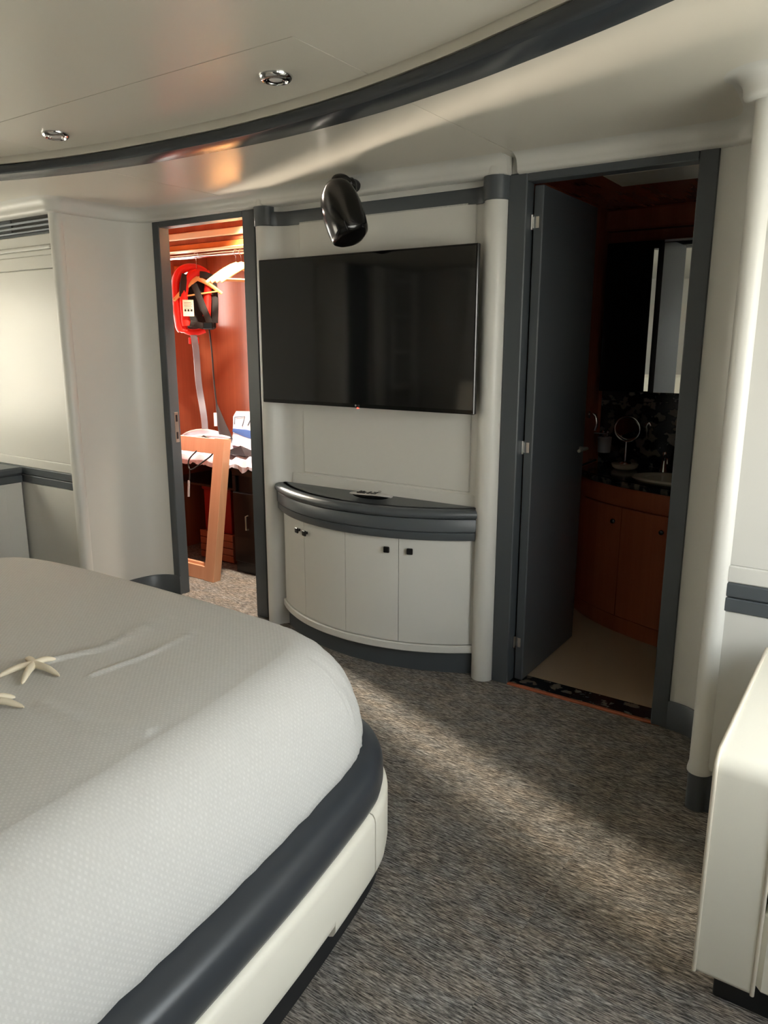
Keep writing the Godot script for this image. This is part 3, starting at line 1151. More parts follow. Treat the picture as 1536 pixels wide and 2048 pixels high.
func build_bed() -> void:
	var bed := thing("bed_base", "island bed base with cream upholstered sides and a dark padded rail", "bed", Vector3(-0.03, 0, 2.2))
	var st := S()
	# reversed path: +offset points outward
	var pin := bed_plan(-0.012)
	prism(st, pin, 0.0, 0.092)
	put(st, "plinth", M.dark_plinth, bed)
	st = S()
	prism(st, bed_plan(-0.032), 0.092, 0.33)
	put(st, "core", M.dark_plinth, bed)
	# cream upholstered side panels, split at seams
	var ring := flip(bed_plan(0.0))
	var n := ring.size()
	var marks := [0]
	for i in range(1, n):
		for zc in [1.455, 1.70, 2.30]:
			if (ring[i - 1].y - zc) * (ring[i].y - zc) < 0: marks.append(i)
	marks.append(n - 1)
	for k in marks.size() - 1:
		var run := ring.slice(marks[k], marks[k + 1] + 1)
		var t0: Vector2 = (run[1] - run[0]).normalized()
		var t1: Vector2 = (run[-2] - run[-1]).normalized()
		var low := 0.0                       # the long side panels stop a little higher
		if absf(run[0].x) > 1.04 and run[0].y > 1.6 and run[-1].y > 1.6:
			low = 0.022
		if absf(run[0].y - 1.70) > 0.06: run[0] += t0 * 0.0025
		if absf(run[-1].y - 1.70) > 0.06: run[-1] += t1 * 0.0025
		st = S()
		sweep(st, run, [Vector2(-0.03, 0.262), Vector2(-0.004, 0.262), Vector2(0.006, 0.258), Vector2(0.012, 0.248), Vector2(0.014, 0.235), Vector2(0.014, 0.095 + low), Vector2(0.012, 0.079 + low), Vector2(0.006, 0.069 + low), Vector2(-0.004, 0.065 + low), Vector2(-0.03, 0.065 + low)])
		put(st, "upholstered_panel", M.cream_leather, bed)
	# dark padded rail
	st = S()
	var rail := [Vector2(-0.13, 0.37), Vector2(-0.07, 0.374), Vector2(-0.045, 0.371), Vector2(-0.025, 0.363), Vector2(-0.010, 0.350), Vector2(-0.002, 0.333), Vector2(0.001, 0.312), Vector2(0.001, 0.275), Vector2(-0.002, 0.264), Vector2(-0.010, 0.258), Vector2(-0.13, 0.258)]
	sweep(st, ring, rail)
	put(st, "padded_rail", M.rail_leather, bed, "dark slate padded rail")
	# mattress under a fitted white cover
	var mt := thing("mattress", "thick mattress under a white dotted bedspread", "mattress", Vector3(-0.03, 0.37, 2.2))
	var outline := flip(bed_plan(-0.062))
	# close it at the head
	var cen := Vector2(-0.03, 2.35)
	var loop := []
	for q in outline: loop.append(q)
	for i in range(1, 16):
		loop.append(outline[-1].lerp(outline[0], i / 16.0))
	var m := loop.size()
	var mi := mitres(loop, true)
	# rows: offset outward, height (a quarter ellipse)
	var rows := [Vector2(-0.012, 0.3745)]
	for k in 19:
		var a := deg_to_rad(2.0 + 82.0 * k / 18.0)
		rows.append(Vector2(0.004 - 0.22 * (1.0 - cos(a)), 0.376 + 0.305 * sin(a)))
	var wob := noise(77, 1.3, 2)
	var grid := []
	for r in rows:
		var line := []
		for i in m:
			var q: Vector2 = loop[i] + mi[i].limit_length(1.3) * r.x
			var lift := 0.0
			if r.y > 0.38 and r.y < 0.66:
				var w := 0.004 * wob.get_noise_2d(i * 0.55, r.y * 5.0)      # slack cloth on the sides
				q += mi[i].limit_length(1.0) * w
			line.append(Vector3(q.x, r.y + lift, q.y))
		grid.append(line)
	var inner := []
	for i in m:
		inner.append(loop[i] + mi[i].limit_length(1.3) * rows[-1].x)
	var K := 150
	for k in range(1, K + 1):
		var t := float(k) / K
		var line := []
		for i in m:
			var q: Vector2 = inner[i].lerp(Vector2(cen.x + (inner[i].x - cen.x) * 0.0, cen.y), t)
			line.append(Vector3(q.x, bed_height(q, t), q.y))
		grid.append(line)
	var nrm := []
	for j in grid.size():
		var line := []
		for i in m:
			var u: Vector3 = grid[j][(i + 1) % m] - grid[j][(i - 1 + m) % m]
			var v: Vector3 = grid[mini(j + 1, grid.size() - 1)][i] - grid[maxi(j - 1, 0)][i]
			var nn := u.cross(v)
			if nn.length_squared() < 1e-14:
				nn = Vector3.UP
			nn = nn.normalized()
			var outw := Vector3(grid[0][i].x - cen.x, 0.4, grid[0][i].z - cen.y)
			if nn.dot(outw if j < 14 else Vector3.UP) < 0: nn = -nn
			line.append(nn)
		nrm.append(line)
	st = S()
	for j in grid.size() - 1:
		for i in m:
			var l := (i + 1) % m
			quad(st, grid[j][i], grid[j][l], grid[j + 1][l], grid[j + 1][i], nrm[j][i], nrm[j][l], nrm[j + 1][l], nrm[j + 1][i])
	put(st, "bedspread", M.spread, mt)
	# head of the bed, behind the camera
	var hb := thing("headboard", "tall cream upholstered headboard at the aft end of the bed", "headboard", Vector3(-0.03, 0, 3.4))
	st = S()
	cb(st, Vector3(-1.3, 0.0, 3.36), Vector3(1.24, 1.15, 3.46), 0.03)
	put(st, "panel", M.cream_leather, hb)

var FOLDS := [[Vector2(0.27, 1.88), Vector2(0.318, 1.74), Vector2(0.262, 1.49), 0.0100, 0.011], [Vector2(0.44, 1.86), Vector2(0.455, 1.70), Vector2(0.43, 1.52), 0.0050, 0.012], [Vector2(0.48, 2.02), Vector2(0.64, 2.02), Vector2(0.78, 1.96), 0.0060, 0.014], [Vector2(0.25, 2.15), Vector2(0.45, 2.20), Vector2(0.7, 2.35), 0.003, 0.02]]

func bed_height(q: Vector2, t: float) -> float:
	var y := 0.6793 + 0.0035 * smoothstep(0.0, 0.12, t)
	for f in FOLDS:
		var near := 9.0
		for k in 2:
			near = minf(near, q.distance_to(Geometry2D.get_closest_point_to_segment(q, f[k], f[k + 1])))
		y += f[3] * exp(-near * near / (f[4] * f[4]))
	return y

func build_starfish() -> void:
	var y := 0.6865
	var defs := [
		[Vector3(0.288, y, 1.920), [Vector2(0.268, 2.008), Vector2(0.354, 1.992), Vector2(0.388, 1.914), Vector2(0.287, 1.860), Vector2(0.222, 1.902)], "cream finger starfish with five thin arms beside the fold of the bedspread"],
		[Vector3(0.385, y, 2.092), [Vector2(0.471, 2.056), Vector2(0.408, 2.040), Vector2(0.310, 2.040), Vector2(0.315, 2.140), Vector2(0.40, 2.175)], "cream finger starfish at the left edge, nearer to the camera"]]
	for d in defs:
		var t := thing("starfish", d[2], "starfish", d[0] - Vector3(0, 0.005, 0), "starfish on the bedspread")
		var st := S()
		for e in d[1]:
			var tip := Vector3(e.x, y + 0.001, e.y)
			var c: Vector3 = d[0] + Vector3(0, 0.009, 0)
			var mid := c.lerp(tip, 0.5) + Vector3(0, 0.006, 0)
			tube(st, spline3([c, mid, tip], 5), [0.011, 0.011, 0.0105, 0.010, 0.0095, 0.009, 0.0085, 0.0075, 0.0065, 0.005, 0.002], [0.010, 0.010, 0.0095, 0.009, 0.0085, 0.008, 0.0075, 0.0065, 0.0055, 0.004, 0.002], 10)
		put(st, "body", M.starfish, t)

func build_sofa() -> void:
	var s := thing("sofa", "cream leather sofa with piped square arm in front of the alcove wall", "sofa", Vector3(2.3, 0, 0.9))
	var st := S()
	# arm: a slab with rounded edges
	var prof := [Vector2(0.56, 0.075)]
	prof.append_array(arc(Vector2(1.262, 0.090), 0.015, -90, 0, 4))
	prof.append_array(arc(Vector2(1.239, 0.590), 0.038, 0, 90, 8))
	prof.append(Vector2(0.56, 0.628))
	XF = Transform3D(Basis(Vector3.BACK, Vector3.RIGHT, Vector3.UP), Vector3.ZERO)
	prism(st, prof, 1.802, 1.923)
	XF = Transform3D.IDENTITY
	put(st, "arm", M.cream_leather, s)
	st = S()
	for x in [1.801, 1.924]:
		var run := [Vector3(x, 0.080, 1.276)]
		for q in arc(Vector2(1.239, 0.590), 0.039, 0, 90, 8):
			run.append(Vector3(x, q.y, q.x))
		run.append(Vector3(x, 0.628, 0.57))
		tube(st, run, [0.0048], [0.0048], 10, Vector3.RIGHT)
	put(st, "piping", M.piping, s)
	st = S()
	cb(st, Vector3(1.927, 0.075, 0.60), Vector3(2.66, 0.285, 1.262), 0.012)
	put(st, "seat_base", M.cream_leather, s)
	st = S()
	cb(st, Vector3(1.929, 0.287, 0.72), Vector3(2.66, 0.44, 1.272), 0.03)
	put(st, "seat_cushion", M.cream_leather, s)
	st = S()
	cb(st, Vector3(1.929, 0.40, 0.56), Vector3(2.66, 0.70, 0.74), 0.04)
	put(st, "back_cushion", M.cream_leather, s)
	st = S()
	cb(st, Vector3(1.84, 0.0, 0.60), Vector3(2.64, 0.078, 1.235), 0.002)
	put(st, "plinth", M.dark_plinth, s)

func build_downlights() -> void:
	var spots := [[0.407, 1.072, "chrome ceiling downlight nearer to the slate band seam, at the right"], [-0.701, 1.065, "chrome ceiling downlight at the far left of the ceiling"]]
	for p in spots:
		var d := thing("downlight", p[2], "downlight", Vector3(p[0], TOP, p[1]), "ceiling downlights")
		var st := S()
		var c := Vector3(p[0], TOP, p[1])
		lathe(st, [Vector2(0.050, 0.001), Vector2(0.050, -0.002), Vector2(0.047, -0.009), Vector2(0.041, -0.014), Vector2(0.036, -0.015), Vector2(0.033, -0.012), Vector2(0.032, 0.0)], c, 40)
		put(st, "ring", M.chrome, d)
		st = S()
		lathe(st, [Vector2(0.0325, -0.006), Vector2(0.030, -0.011), Vector2(0.026, -0.013), Vector2(0.022, -0.010), Vector2(0.0, -0.009)], c, 32)
		put(st, "gimbal", M.chrome if p[0] < 0 else M.gloss_black, d)
		st = S()
		lathe(st, [Vector2(0.021, -0.009), Vector2(0.018, -0.012), Vector2(0.010, -0.014), Vector2(0.0, -0.0145)], c, 24)
		put(st, "lens", M.lens, d, "pale glass lens")

# ---------------------------------------------------------------- dressing room behind the port doorway
var VC := Vector3(-1.85, 0, -0.62)              # where the life vest hangs
var VR := Vector3(0.67, 0, -0.742)              # across the vest
var VF := Vector3(0.742, 0, 0.67)               # out of its front

func vp(a: float, h: float, f := 0.0) -> Vector3:
	return VC + VR * a + Vector3.UP * h + VF * f

func build_dressing_room() -> void:
	var st: SurfaceTool
	var w := setting("wall_dressing_room", "varnished cherry-wood walls of the dressing room", "wall")
	st = S()
	wall_with_holes(st, false, -2.35, -2.25, -1.2, 0.42, 0.0, 2.45, [[-0.74, -0.12, 0.95, 2.0], [-1.03, -0.80, 1.6, 2.0]])
	put(st, "hull_side", M.cherry, w)
	st = S()
	cb(st, Vector3(-2.35, 0, -1.2), Vector3(-0.70, 2.45, -1.10), 0.0)
	put(st, "forward_side", M.cherry, w)
	st = S()
	cb(st, Vector3(-0.76, 0, -1.1), Vector3(-0.70, 2.45, -0.08), 0.0)
	put(st, "inboard_side", M.cherry, w)
	st = S()
	cb(st, Vector3(-2.3, 0, -0.10), Vector3(-1.475, 2.45, -0.063), 0.0)
	put(st, "aft_side", M.cherry, w)
	st = S()
	cb(st, Vector3(-2.3, 2.30, -1.15), Vector3(-0.7, 2.36, -0.05), 0.0)
	put(st, "deckhead", M.teak_trim, w)
	var win := setting("window_3", "small hull window of the dressing room behind the door jamb", "window", Vector3(-2.3, 1.05, -0.425))
	st = S()
	wall_with_holes(st, false, -2.34, -2.243, -0.75, -0.11, 0.94, 2.01, [[-0.72, -0.14, 0.97, 1.98]])
	put(st, "frame", M.teak_trim, win)
	st = S()
	cb(st, Vector3(-2.303, 0.97, -0.72), Vector3(-2.297, 1.98, -0.14), 0.0)
	put(st, "pane", M.glass, win)
	win = setting("window_4", "narrow hull window of the dressing room behind the life vest", "window", Vector3(-2.3, 1.5, -0.915))
	st = S()
	wall_with_holes(st, false, -2.34, -2.243, -1.04, -0.79, 1.59, 2.01, [[-1.015, -0.815, 1.615, 1.985]])
	put(st, "frame", M.teak_trim, win)
	st = S()
	cb(st, Vector3(-2.303, 1.615, -1.015), Vector3(-2.297, 1.985, -0.815), 0.0)
	put(st, "pane", M.glass, win)
	# valance above the hanging rail
	var v := thing("wardrobe_valance", "striped wood and cream valance above the hanging rail in the dressing room", "valance", Vector3(-1.5, 2.06, -0.62))
	for r in [[2.222, 2.30, -0.575, "teak"], [2.178, 2.222, -0.590, "cherry"], [2.137, 2.178, -0.582, "pale"], [2.106, 2.137, -0.600, "cherry"], [2.072, 2.106, -0.590, "teak"], [2.064, 2.072, -0.580, "pale"]]:
		st = S()
		cb(st, Vector3(-2.249, r[0], -0.66), Vector3(-0.762, r[1], r[2]), 0.004)
		put(st, "cream_strip" if r[3] == "pale" else "wood_strip", {"teak": M.teak_trim, "cherry": M.cherry, "pale": M.pale_trim}[r[3]], v)
	var hr := thing("hanging_rail", "chrome clothes rail running across the dressing room", "clothes rail", Vector3(-1.5, 2.03, -0.62))
	st = S()
	rod(st, Vector3(-2.249, 2.035, -0.62), Vector3(-0.762, 2.035, -0.62), 0.013, 16)
	put(st, "tube", M.chrome, hr)
	for x in [-2.245, -0.767]:
		st = S()
		XF = Transform3D(Basis(Vector3.BACK, PI / 2), Vector3(x, 2.035, -0.62))
		lathe(st, [Vector2(0, 0.006), Vector2(0.026, 0.006), Vector2(0.026, -0.006), Vector2(0, -0.006)], Vector3.ZERO, 20)
		XF = Transform3D.IDENTITY
		put(st, "end_socket", M.chrome, hr)
	# recessed lamp in the deckhead just inside the door
	var lamp := thing("ceiling_lamp", "lit recessed ceiling lamp just inside the dressing room door", "lamp", Vector3(-1.15, 2.30, -0.40))
	st = S()
	lathe(st, [Vector2(0.065, 2.300), Vector2(0.065, 2.296), Vector2(0.060, 2.290), Vector2(0.050, 2.290), Vector2(0.046, 2.297)], Vector3(-1.15, 0, -0.40), 32)
	put(st, "ring", M.chrome, lamp)
	st = S()
	lathe(st, [Vector2(0.046, 2.2965), Vector2(0.0, 2.2965)], Vector3(-1.15, 0, -0.40), 32)
	var glow := mat(Color(1, 0.95, 0.85), 0.5)
	glow.emission_enabled = true
	glow.emission = Color(1, 0.93, 0.80)
	glow.emission_energy_multiplier = 1.5
	put(st, "lens", glow, lamp, "glowing lens")
	var sp := SpotLight3D.new()
	sp.name = "lamp_light"
	sp.light_color = Color(1.0, 0.93, 0.84)
	sp.light_energy = 1.5
	sp.light_size = 0.05
	sp.spot_angle = 58.0
	sp.spot_angle_attenuation = 0.6
	sp.spot_range = 8.0
	sp.spot_attenuation = 2.0
	sp.shadow_enabled = true
	sp.rotation_degrees = Vector3(-66, 0, 0)       # tipped toward the wardrobe
	sp.position = Vector3(0, -0.012, 0)
	lamp.add_child(sp)
	# wooden hangers bunched at the inboard end
	var labs := ["pale wooden coat hanger, leftmost of the empty row on the rail", "pale wooden coat hanger, second of the empty row on the rail", "pale wooden coat hanger, third of the empty row on the rail", "pale wooden coat hanger next to the door jamb on the rail"]
	for k in 4:
		hanger(Vector3(-1.475 + k * 0.045, 2.035, -0.62), Vector3(-0.35 - 0.05 * k, 0, 1.0).normalized(), labs[k], "empty coat hangers on the rail", 0.20)
	hanger(vp(0.012, 2.035, 0.045), (VR * 0.99 + Vector3(0, 0.16, 0)).normalized(), "wooden coat hanger in front of the orange life vest", "", 0.155, 1.895)
	build_vest()
	build_desk()

func hanger(at: Vector3, d: Vector3, label: String, group: String, half: float, top := 0.0) -> void:
	var t := thing("coat_hanger", label, "hanger", at, group)
	var y0 := top if top > 0.0 else 1.965
	var c := Vector3(at.x, y0, at.z)
	var st := S()
	var pts := []
	for i in 13:
		var u := -1.0 + i / 6.0
		pts.append(c + d * u * half + Vector3.UP * (-0.115 * pow(absf(u), 1.25)))
	var rr := []
	for i in 13:
		rr.append(0.016 - 0.005 * absf(-1.0 + i / 6.0))
	tube(st, pts, [0.007], rr, 10)
	put(st, "shoulders", M.hanger, t)
	st = S()
	rod(st, pts[1] + Vector3(0, -0.006, 0), pts[11] + Vector3(0, -0.006, 0), 0.0055)
	put(st, "trouser_bar", M.hanger, t)
	st = S()
	var hk := [c + Vector3(0, 0.0, 0), Vector3(at.x, at.y - 0.035, at.z)]
	for i in 8:
		var a := -PI / 2 + i * PI * 1.25 / 7.0
		hk.append(at + Vector3(0, sin(a) * 0.017 + 0.0, 0) + d * cos(a) * 0.017)
	tube(st, hk, [0.0018], [0.0018], 6, d.cross(Vector3.UP))
	put(st, "hook", M.chrome, t)

func build_vest() -> void:
	var t := thing("life_vest", "orange inflatable life vest with black webbing hanging from the rail", "life vest", vp(0, 1.54))
	var st := S()
	# outer lobe up the left side, round the collar and down the right
	tube(st, spline3([vp(-0.095, 1.565), vp(-0.118, 1.66), vp(-0.128, 1.78), vp(-0.122, 1.88), vp(-0.085, 1.945), vp(-0.02, 1.965), vp(0.05, 1.945), vp(0.085, 1.89), vp(0.072, 1.79), vp(0.062, 1.66)], 6), [0.030, 0.036, 0.038, 0.038, 0.034, 0.032, 0.030, 0.032, 0.032, 0.030, 0.026], [0.034], 14, VF, true, 0.8)
	tube(st, spline3([vp(-0.10, 1.585), vp(-0.055, 1.56), vp(0.0, 1.560), vp(0.045, 1.575)], 6), [0.026, 0.028, 0.028, 0.02], [0.026], 12, VF, true, 0.8)
	put(st, "buoyancy_lobe", M.vest, t, "bright orange-red bladder cover")
	st = S()
	tube(st, spline3([vp(-0.070, 1.60, 0.03), vp(-0.080, 1.72, 0.035), vp(-0.070, 1.83, 0.035), vp(-0.035, 1.905, 0.035), vp(0.02, 1.935, 0.03), vp(0.085, 1.925, 0.01)], 6), [0.028, 0.030, 0.030, 0.028, 0.026], [0.022], 12, VF, true, 0.8)
	put(st, "buoyancy_lobe", M.vest, t)
	# black back panel and harness
	st = S()
	var B := Basis(VR, Vector3.UP, VF)
	XF = Transform3D(B, vp(0.035, 1.75, -0.028))
	cb(st, Vector3(-0.155, -0.17, -0.012), Vector3(0.085, 0.16, 0.012), 0.02)
	XF = Transform3D.IDENTITY
	put(st, "back_panel", M.webbing, t)
	for s in [[vp(-0.01, 1.86, 0.045), vp(0.03, 1.75, 0.05), vp(0.085, 1.60, 0.045)], [vp(-0.045, 1.615, 0.055), vp(0.02, 1.60, 0.06), vp(0.10, 1.595, 0.05)], [vp(-0.06, 1.92, 0.05), vp(-0.075, 1.86, 0.055), vp(-0.085, 1.78, 0.05)], [vp(0.115, 1.87, 0.01), vp(0.12, 1.75, 0.01), vp(0.11, 1.62, 0.01)], [vp(0.03, 1.92, 0.05), vp(0.07, 1.915, 0.05), vp(0.12, 1.895, 0.03)]]:
		st = S()
		tube(st, spline3(s, 5), [0.021], [0.004], 8, VF, true, 0.4)
		put(st, "webbing_strap", M.webbing, t)
	st = S()
	XF = Transform3D(B, vp(0.065, 1.60, 0.06))
	cb(st, Vector3(-0.03, -0.022, -0.006), Vector3(0.03, 0.022, 0.008), 0.004)
	XF = Transform3D.IDENTITY
	put(st, "buckle", M.gloss_black, t)
	# instruction tag with lines of print and three pictograms
	st = S()
	XF = Transform3D(B, vp(-0.052, 1.71, 0.075))
	cb(st, Vector3(-0.034, -0.052, -0.001), Vector3(0.034, 0.05, 0.001), 0.0005)
	var tg := put(st, "instruction_tag", M.tag, t, "white printed tag")
	st = S()
	for r in 5:
		cb(st, Vector3(-0.026, 0.032 - r * 0.009, 0.0008), Vector3(0.020 + 0.005 * (r % 2), 0.0345 - r * 0.009, 0.0014), 0.0)
	for k in 3:
		cb(st, Vector3(-0.025 + k * 0.019, -0.022, 0.0008), Vector3(-0.013 + k * 0.019, -0.008, 0.0014), 0.0)
	put(st, "print", M.print_black, tg)
	XF = Transform3D.IDENTITY
	# belt hanging below, and a lanyard
	st = S()
	var pts := []
	for i in 26:
		var u := i / 25.0
		pts.append(vp(-0.030 + 0.042 * u + 0.004 * sin(u * 9.0), 1.56 - 0.64 * u, 0.01 + 0.010 * sin(u * 17.0)))
	tube(st, pts, [0.021], [0.0022], 8, VF, true, 0.4)
	put(st, "hanging_belt", M.belt, t, "long grey belt webbing")
	st = S()
	pts = []
	for i in 16:
		var u := i / 15.0
		pts.append(vp(0.072 + 0.028 * u + 0.003 * sin(u * 6.0), 1.60 - 0.52 * u, -0.01))
	tube(st, pts, [0.005], [0.003], 8, VF)
	put(st, "lanyard", M.webbing, t)
	for a in [-0.055, -0.005]:
		st = S()
		XF = Transform3D(B, vp(a, 1.505, 0.012))
		cb(st, Vector3(-0.008, -0.022, -0.004), Vector3(0.008, 0.02, 0.004), 0.003)
		XF = Transform3D.IDENTITY
		put(st, "clip", M.vest, t)
	# folded umbrella hanging off the lanyard hook
	var u2 := thing("folded_umbrella", "dark folded umbrella with a white tag hanging behind the life vest", "umbrella", vp(0.12, 0.80))
	st = S()
	tube(st, [vp(0.098, 1.085, -0.02), vp(0.105, 1.05, -0.02), vp(0.125, 0.95, -0.02), vp(0.145, 0.87, -0.02), vp(0.155, 0.835, -0.02)], [0.006, 0.012, 0.028, 0.040, 0.042], [0.006, 0.012, 0.022, 0.03, 0.03], 12, VF)
	put(st, "canopy", mat(Color(0.22, 0.20, 0.20), 0.7), u2)
	st = S()
	XF = Transform3D(B, vp(0.085, 0.985, 0.02))
	cb(st, Vector3(-0.010, -0.045, -0.001), Vector3(0.010, 0.045, 0.001), 0.0005)
	XF = Transform3D.IDENTITY
	put(st, "tag", M.plastic_white, u2, "white tag")

func build_desk() -> void:
	var st: SurfaceTool
	var d := thing("dressing_desk", "dark brown dressing table with knee space along the dressing room wall", "desk", Vector3(-1.5, 0, -0.8))
	st = S()
	cb(st, Vector3(-2.249, 0.700, -1.099), Vector3(-0.762, 0.735, -0.490), 0.004)
	put(st, "top", M.wenge, d)
	st = S()
	cb(st, Vector3(-1.495, 0.0, -1.095), Vector3(-0.764, 0.70, -0.535), 0.002)
	put(st, "pedestal", M.wenge, d)
	st = S()
	cb(st, Vector3(-1.488, 0.08, -0.536), Vector3(-0.77, 0.545, -0.516), 0.003)
	var dr := put(st, "door", M.wenge, d)
	st = S()
	tube(st, [Vector3(-1.355, 0.40, -0.516), Vector3(-1.355, 0.40, -0.494), Vector3(-1.355, 0.31, -0.494), Vector3(-1.355, 0.31, -0.516)], [0.006], [0.006], 8)
	put(st, "handle", M.steel, dr, "small pale metal handle")
	st = S()
	cb(st, Vector3(-1.488, 0.655, -0.536), Vector3(-0.77, 0.698, -0.516), 0.003)
	put(st, "drawer_rail", M.wenge, d)
	for x in [-1.488, -0.80]:
		st = S()
		cb(st, Vector3(x, 0.548, -0.536), Vector3(x + 0.03, 0.655, -0.516), 0.003)
		put(st, "drawer_stile", M.wenge, d)
	st = S()
	cb(st, Vector3(-2.249, 0.0, -1.099), Vector3(-1.495, 0.70, -1.07), 0.0)
	put(st, "back_panel", M.wenge, d)
	st = S()
	cb(st, Vector3(-2.249, 0.53, -1.07), Vector3(-1.495, 0.545, -0.60), 0.002)
	put(st, "shelf", M.wenge, d)
	# crumpled plastic film over the top
	var film := thing("plastic_film", "crumpled pale lilac plastic film spread over the dressing table", "plastic film", Vector3(-1.6, 0.736, -0.75))
	st = S()
	var n1 := noise(91, 2.4, 3)
	var n2 := noise(92, 7.0, 2)
	var NX := 80; var NZ := 36
	var P := []
	for j in NZ + 1:
		var row := []
		for i in NX + 1:
			var x := lerpf(-2.20, -0.80, float(i) / NX)
			var z := lerpf(-1.06, -0.465, float(j) / NZ)
			var rise := 0.020 + 0.055 * absf(n1.get_noise_2d(x * 1.4, z * 2.2)) + 0.024 * n2.get_noise_2d(x, z * 1.6)
			rise *= smoothstep(-0.455, -0.55, z) * smoothstep(-1.07, -1.0, z)
			var y := 0.739 + maxf(rise, 0.0)
			if z > -0.495:
				y -= (z + 0.495) * (1.3 + 0.8 * n1.get_noise_2d(x * 3.0, 5.0))
				z = -0.482 + 0.006 * n2.get_noise_2d(x * 2.0, z)
			row.append(Vector3(x, y, z))
		P.append(row)
	for j in NZ:
		for i in NX:
			var a: Vector3 = P[j][i]; var b: Vector3 = P[j][i + 1]; var c: Vector3 = P[j + 1][i + 1]; var e: Vector3 = P[j + 1][i]
			var n := (c - a).cross(b - e)
			if n.y < 0: n = -n
			n = n.normalized()
			tri(st, a, b, c, n, n, n)
			tri(st, a, c, e, n, n, n)
	put(st, "sheet", M.plastic, film)
	# printed pack standing at the back
	var pk := thing("printed_pack", "white plastic pack with blue print standing on the dressing table", "package", Vector3(-1.66, 0.76, -0.82))
	var B := Basis(Vector3.UP, 0.35) * Basis(Vector3.RIGHT, -0.22)
	XF = Transform3D(B, Vector3(-1.62, 0.775, -0.84))
	st = S()
	var pts := []
	for i in 9:
		var u := i / 8.0
		pts.append(Vector3(0.010 * sin(u * 5.0), 0.26 * u, 0))
	tube(st, pts, [0.15, 0.155, 0.15, 0.15, 0.145, 0.145, 0.14, 0.14, 0.12], [0.035, 0.045, 0.042, 0.036, 0.032, 0.03, 0.024, 0.018, 0.006], 16, Vector3.BACK, true, 0.45)
	put(st, "bag", M.paper, pk)
	st = S()
	tube(st, [Vector3(-0.13, 0.125, 0.034), Vector3(-0.03, 0.105, 0.042), Vector3(0.06, 0.085, 0.046), Vector3(0.11, 0.075, 0.044)], [0.012, 0.026, 0.028, 0.02], [0.003], 8, Vector3.BACK, true, 0.5)
	put(st, "blue_print", M.print_blue, pk, "blue printed shape")
	st = S()
	tube(st, [Vector3(-0.12, 0.165, 0.034), Vector3(-0.125, 0.215, 0.026), Vector3(-0.05, 0.222, 0.026), Vector3(-0.06, 0.155, 0.036)], [0.004], [0.002], 6, Vector3.BACK)
	tube(st, [Vector3(-0.02, 0.16, 0.036), Vector3(0.0, 0.215, 0.026), Vector3(0.05, 0.21, 0.027)], [0.004], [0.002], 6, Vector3.BACK)
	tube(st, [Vector3(0.01, 0.165, 0.038), Vector3(0.07, 0.145, 0.040), Vector3(0.11, 0.14, 0.039)], [0.018], [0.002], 6, Vector3.BACK)
	put(st, "dark_print", mat(Color(0.25, 0.28, 0.33), 0.6), pk, "dark printed strokes")
	XF = Transform3D.IDENTITY
	# folded black pouch
	var po := thing("black_pouch", "small black folded pouch lying on the plastic film", "pouch", Vector3(-1.44, 0.785, -0.60))
	st = S()
	var q := [Vector3(-1.56, 0.785, -0.58), Vector3(-1.30, 0.785, -0.62), Vector3(-1.34, 0.792, -0.50), Vector3(-1.58, 0.790, -0.52)]
	var top := Vector3(-1.50, 0.835, -0.62)
	for k in 4:
		var n: Vector3 = (q[(k + 1) % 4] - top).cross(q[k] - top).normalized()
		if n.y < 0: n = -n
		tri(st, top, q[k], q[(k + 1) % 4], n, n, n)
	quadf(st, q[0], q[1], q[2], q[3], Vector3.DOWN)
	put(st, "flap", mat(Color(0.05, 0.05, 0.055), 0.3), po)
	# bag with a stiff white rim at the hull end
	var bg := thing("clear_bag", "clear plastic bag with a white rim on the dressing table behind the leaning wooden rack", "plastic bag", Vector3(-1.9, 0.76, -0.72))
	st = S()
	var rim := []
	for i in 25:
		var a := TAU * i / 24.0
		rim.append(Vector3(-1.93 + 0.20 * cos(a), 0.865 + 0.018 * sin(a * 2.0), -0.72 + 0.13 * sin(a)))
	tube(st, rim, [0.008], [0.008], 8)
	put(st, "rim", M.plastic_white, bg)
	st = S()
	for i in 24:
		var a: Vector3 = rim[i]; var b: Vector3 = rim[i + 1]
		var a2 := Vector3(lerpf(a.x, -1.93, -0.1), 0.765, lerpf(a.z, -0.72, -0.1)); var b2 := Vector3(lerpf(b.x, -1.93, -0.1), 0.765, lerpf(b.z, -0.72, -0.1))
		var n := Vector3(a.x + 1.93, 0.1, a.z + 0.72).normalized()
		quadf(st, a, b, b2, a2, n)
		var inner := Vector3(-1.93, 0.80, -0.72)
		tri(st, a, b, inner, Vector3.UP, Vector3.UP, Vector3.UP)
	put(st, "film", M.plastic, bg)
	# wooden frame leaning on the desk
	var fr := thing("wooden_rack", "plain light wood rectangular rack leaning against the dressing table", "rack", Vector3(-1.7, 0, -0.3))
	XF = Transform3D(Basis(Vector3.RIGHT, -0.165), Vector3(0, 0.0, -0.266))
	for r in [["stile", Vector3(-1.525, 0.0, -0.062), Vector3(-1.437, 0.917, 0.0)], ["stile", Vector3(-2.06, 0.0, -0.062), Vector3(-1.975, 0.917, 0.0)], ["top_rail", Vector3(-1.975, 0.815, -0.062), Vector3(-1.5252, 0.912, -0.006)], ["bottom_rail", Vector3(-1.975, 0.002, -0.062), Vector3(-1.5252, 0.088, -0.006)], ["rebate", Vector3(-1.975, 0.088, -0.062), Vector3(-1.5252, 0.104, -0.03)]]:
		st = S()
		cb(st, r[1], r[2], 0.002)
		put(st, r[0], M.beech, fr)
	XF = Transform3D.IDENTITY
	# cable looped over the frame
	var ca := thing("cable", "thin black cable looped over the leaning wooden rack", "cable", Vector3(-1.70, 0.6, -0.4))
	st = S()
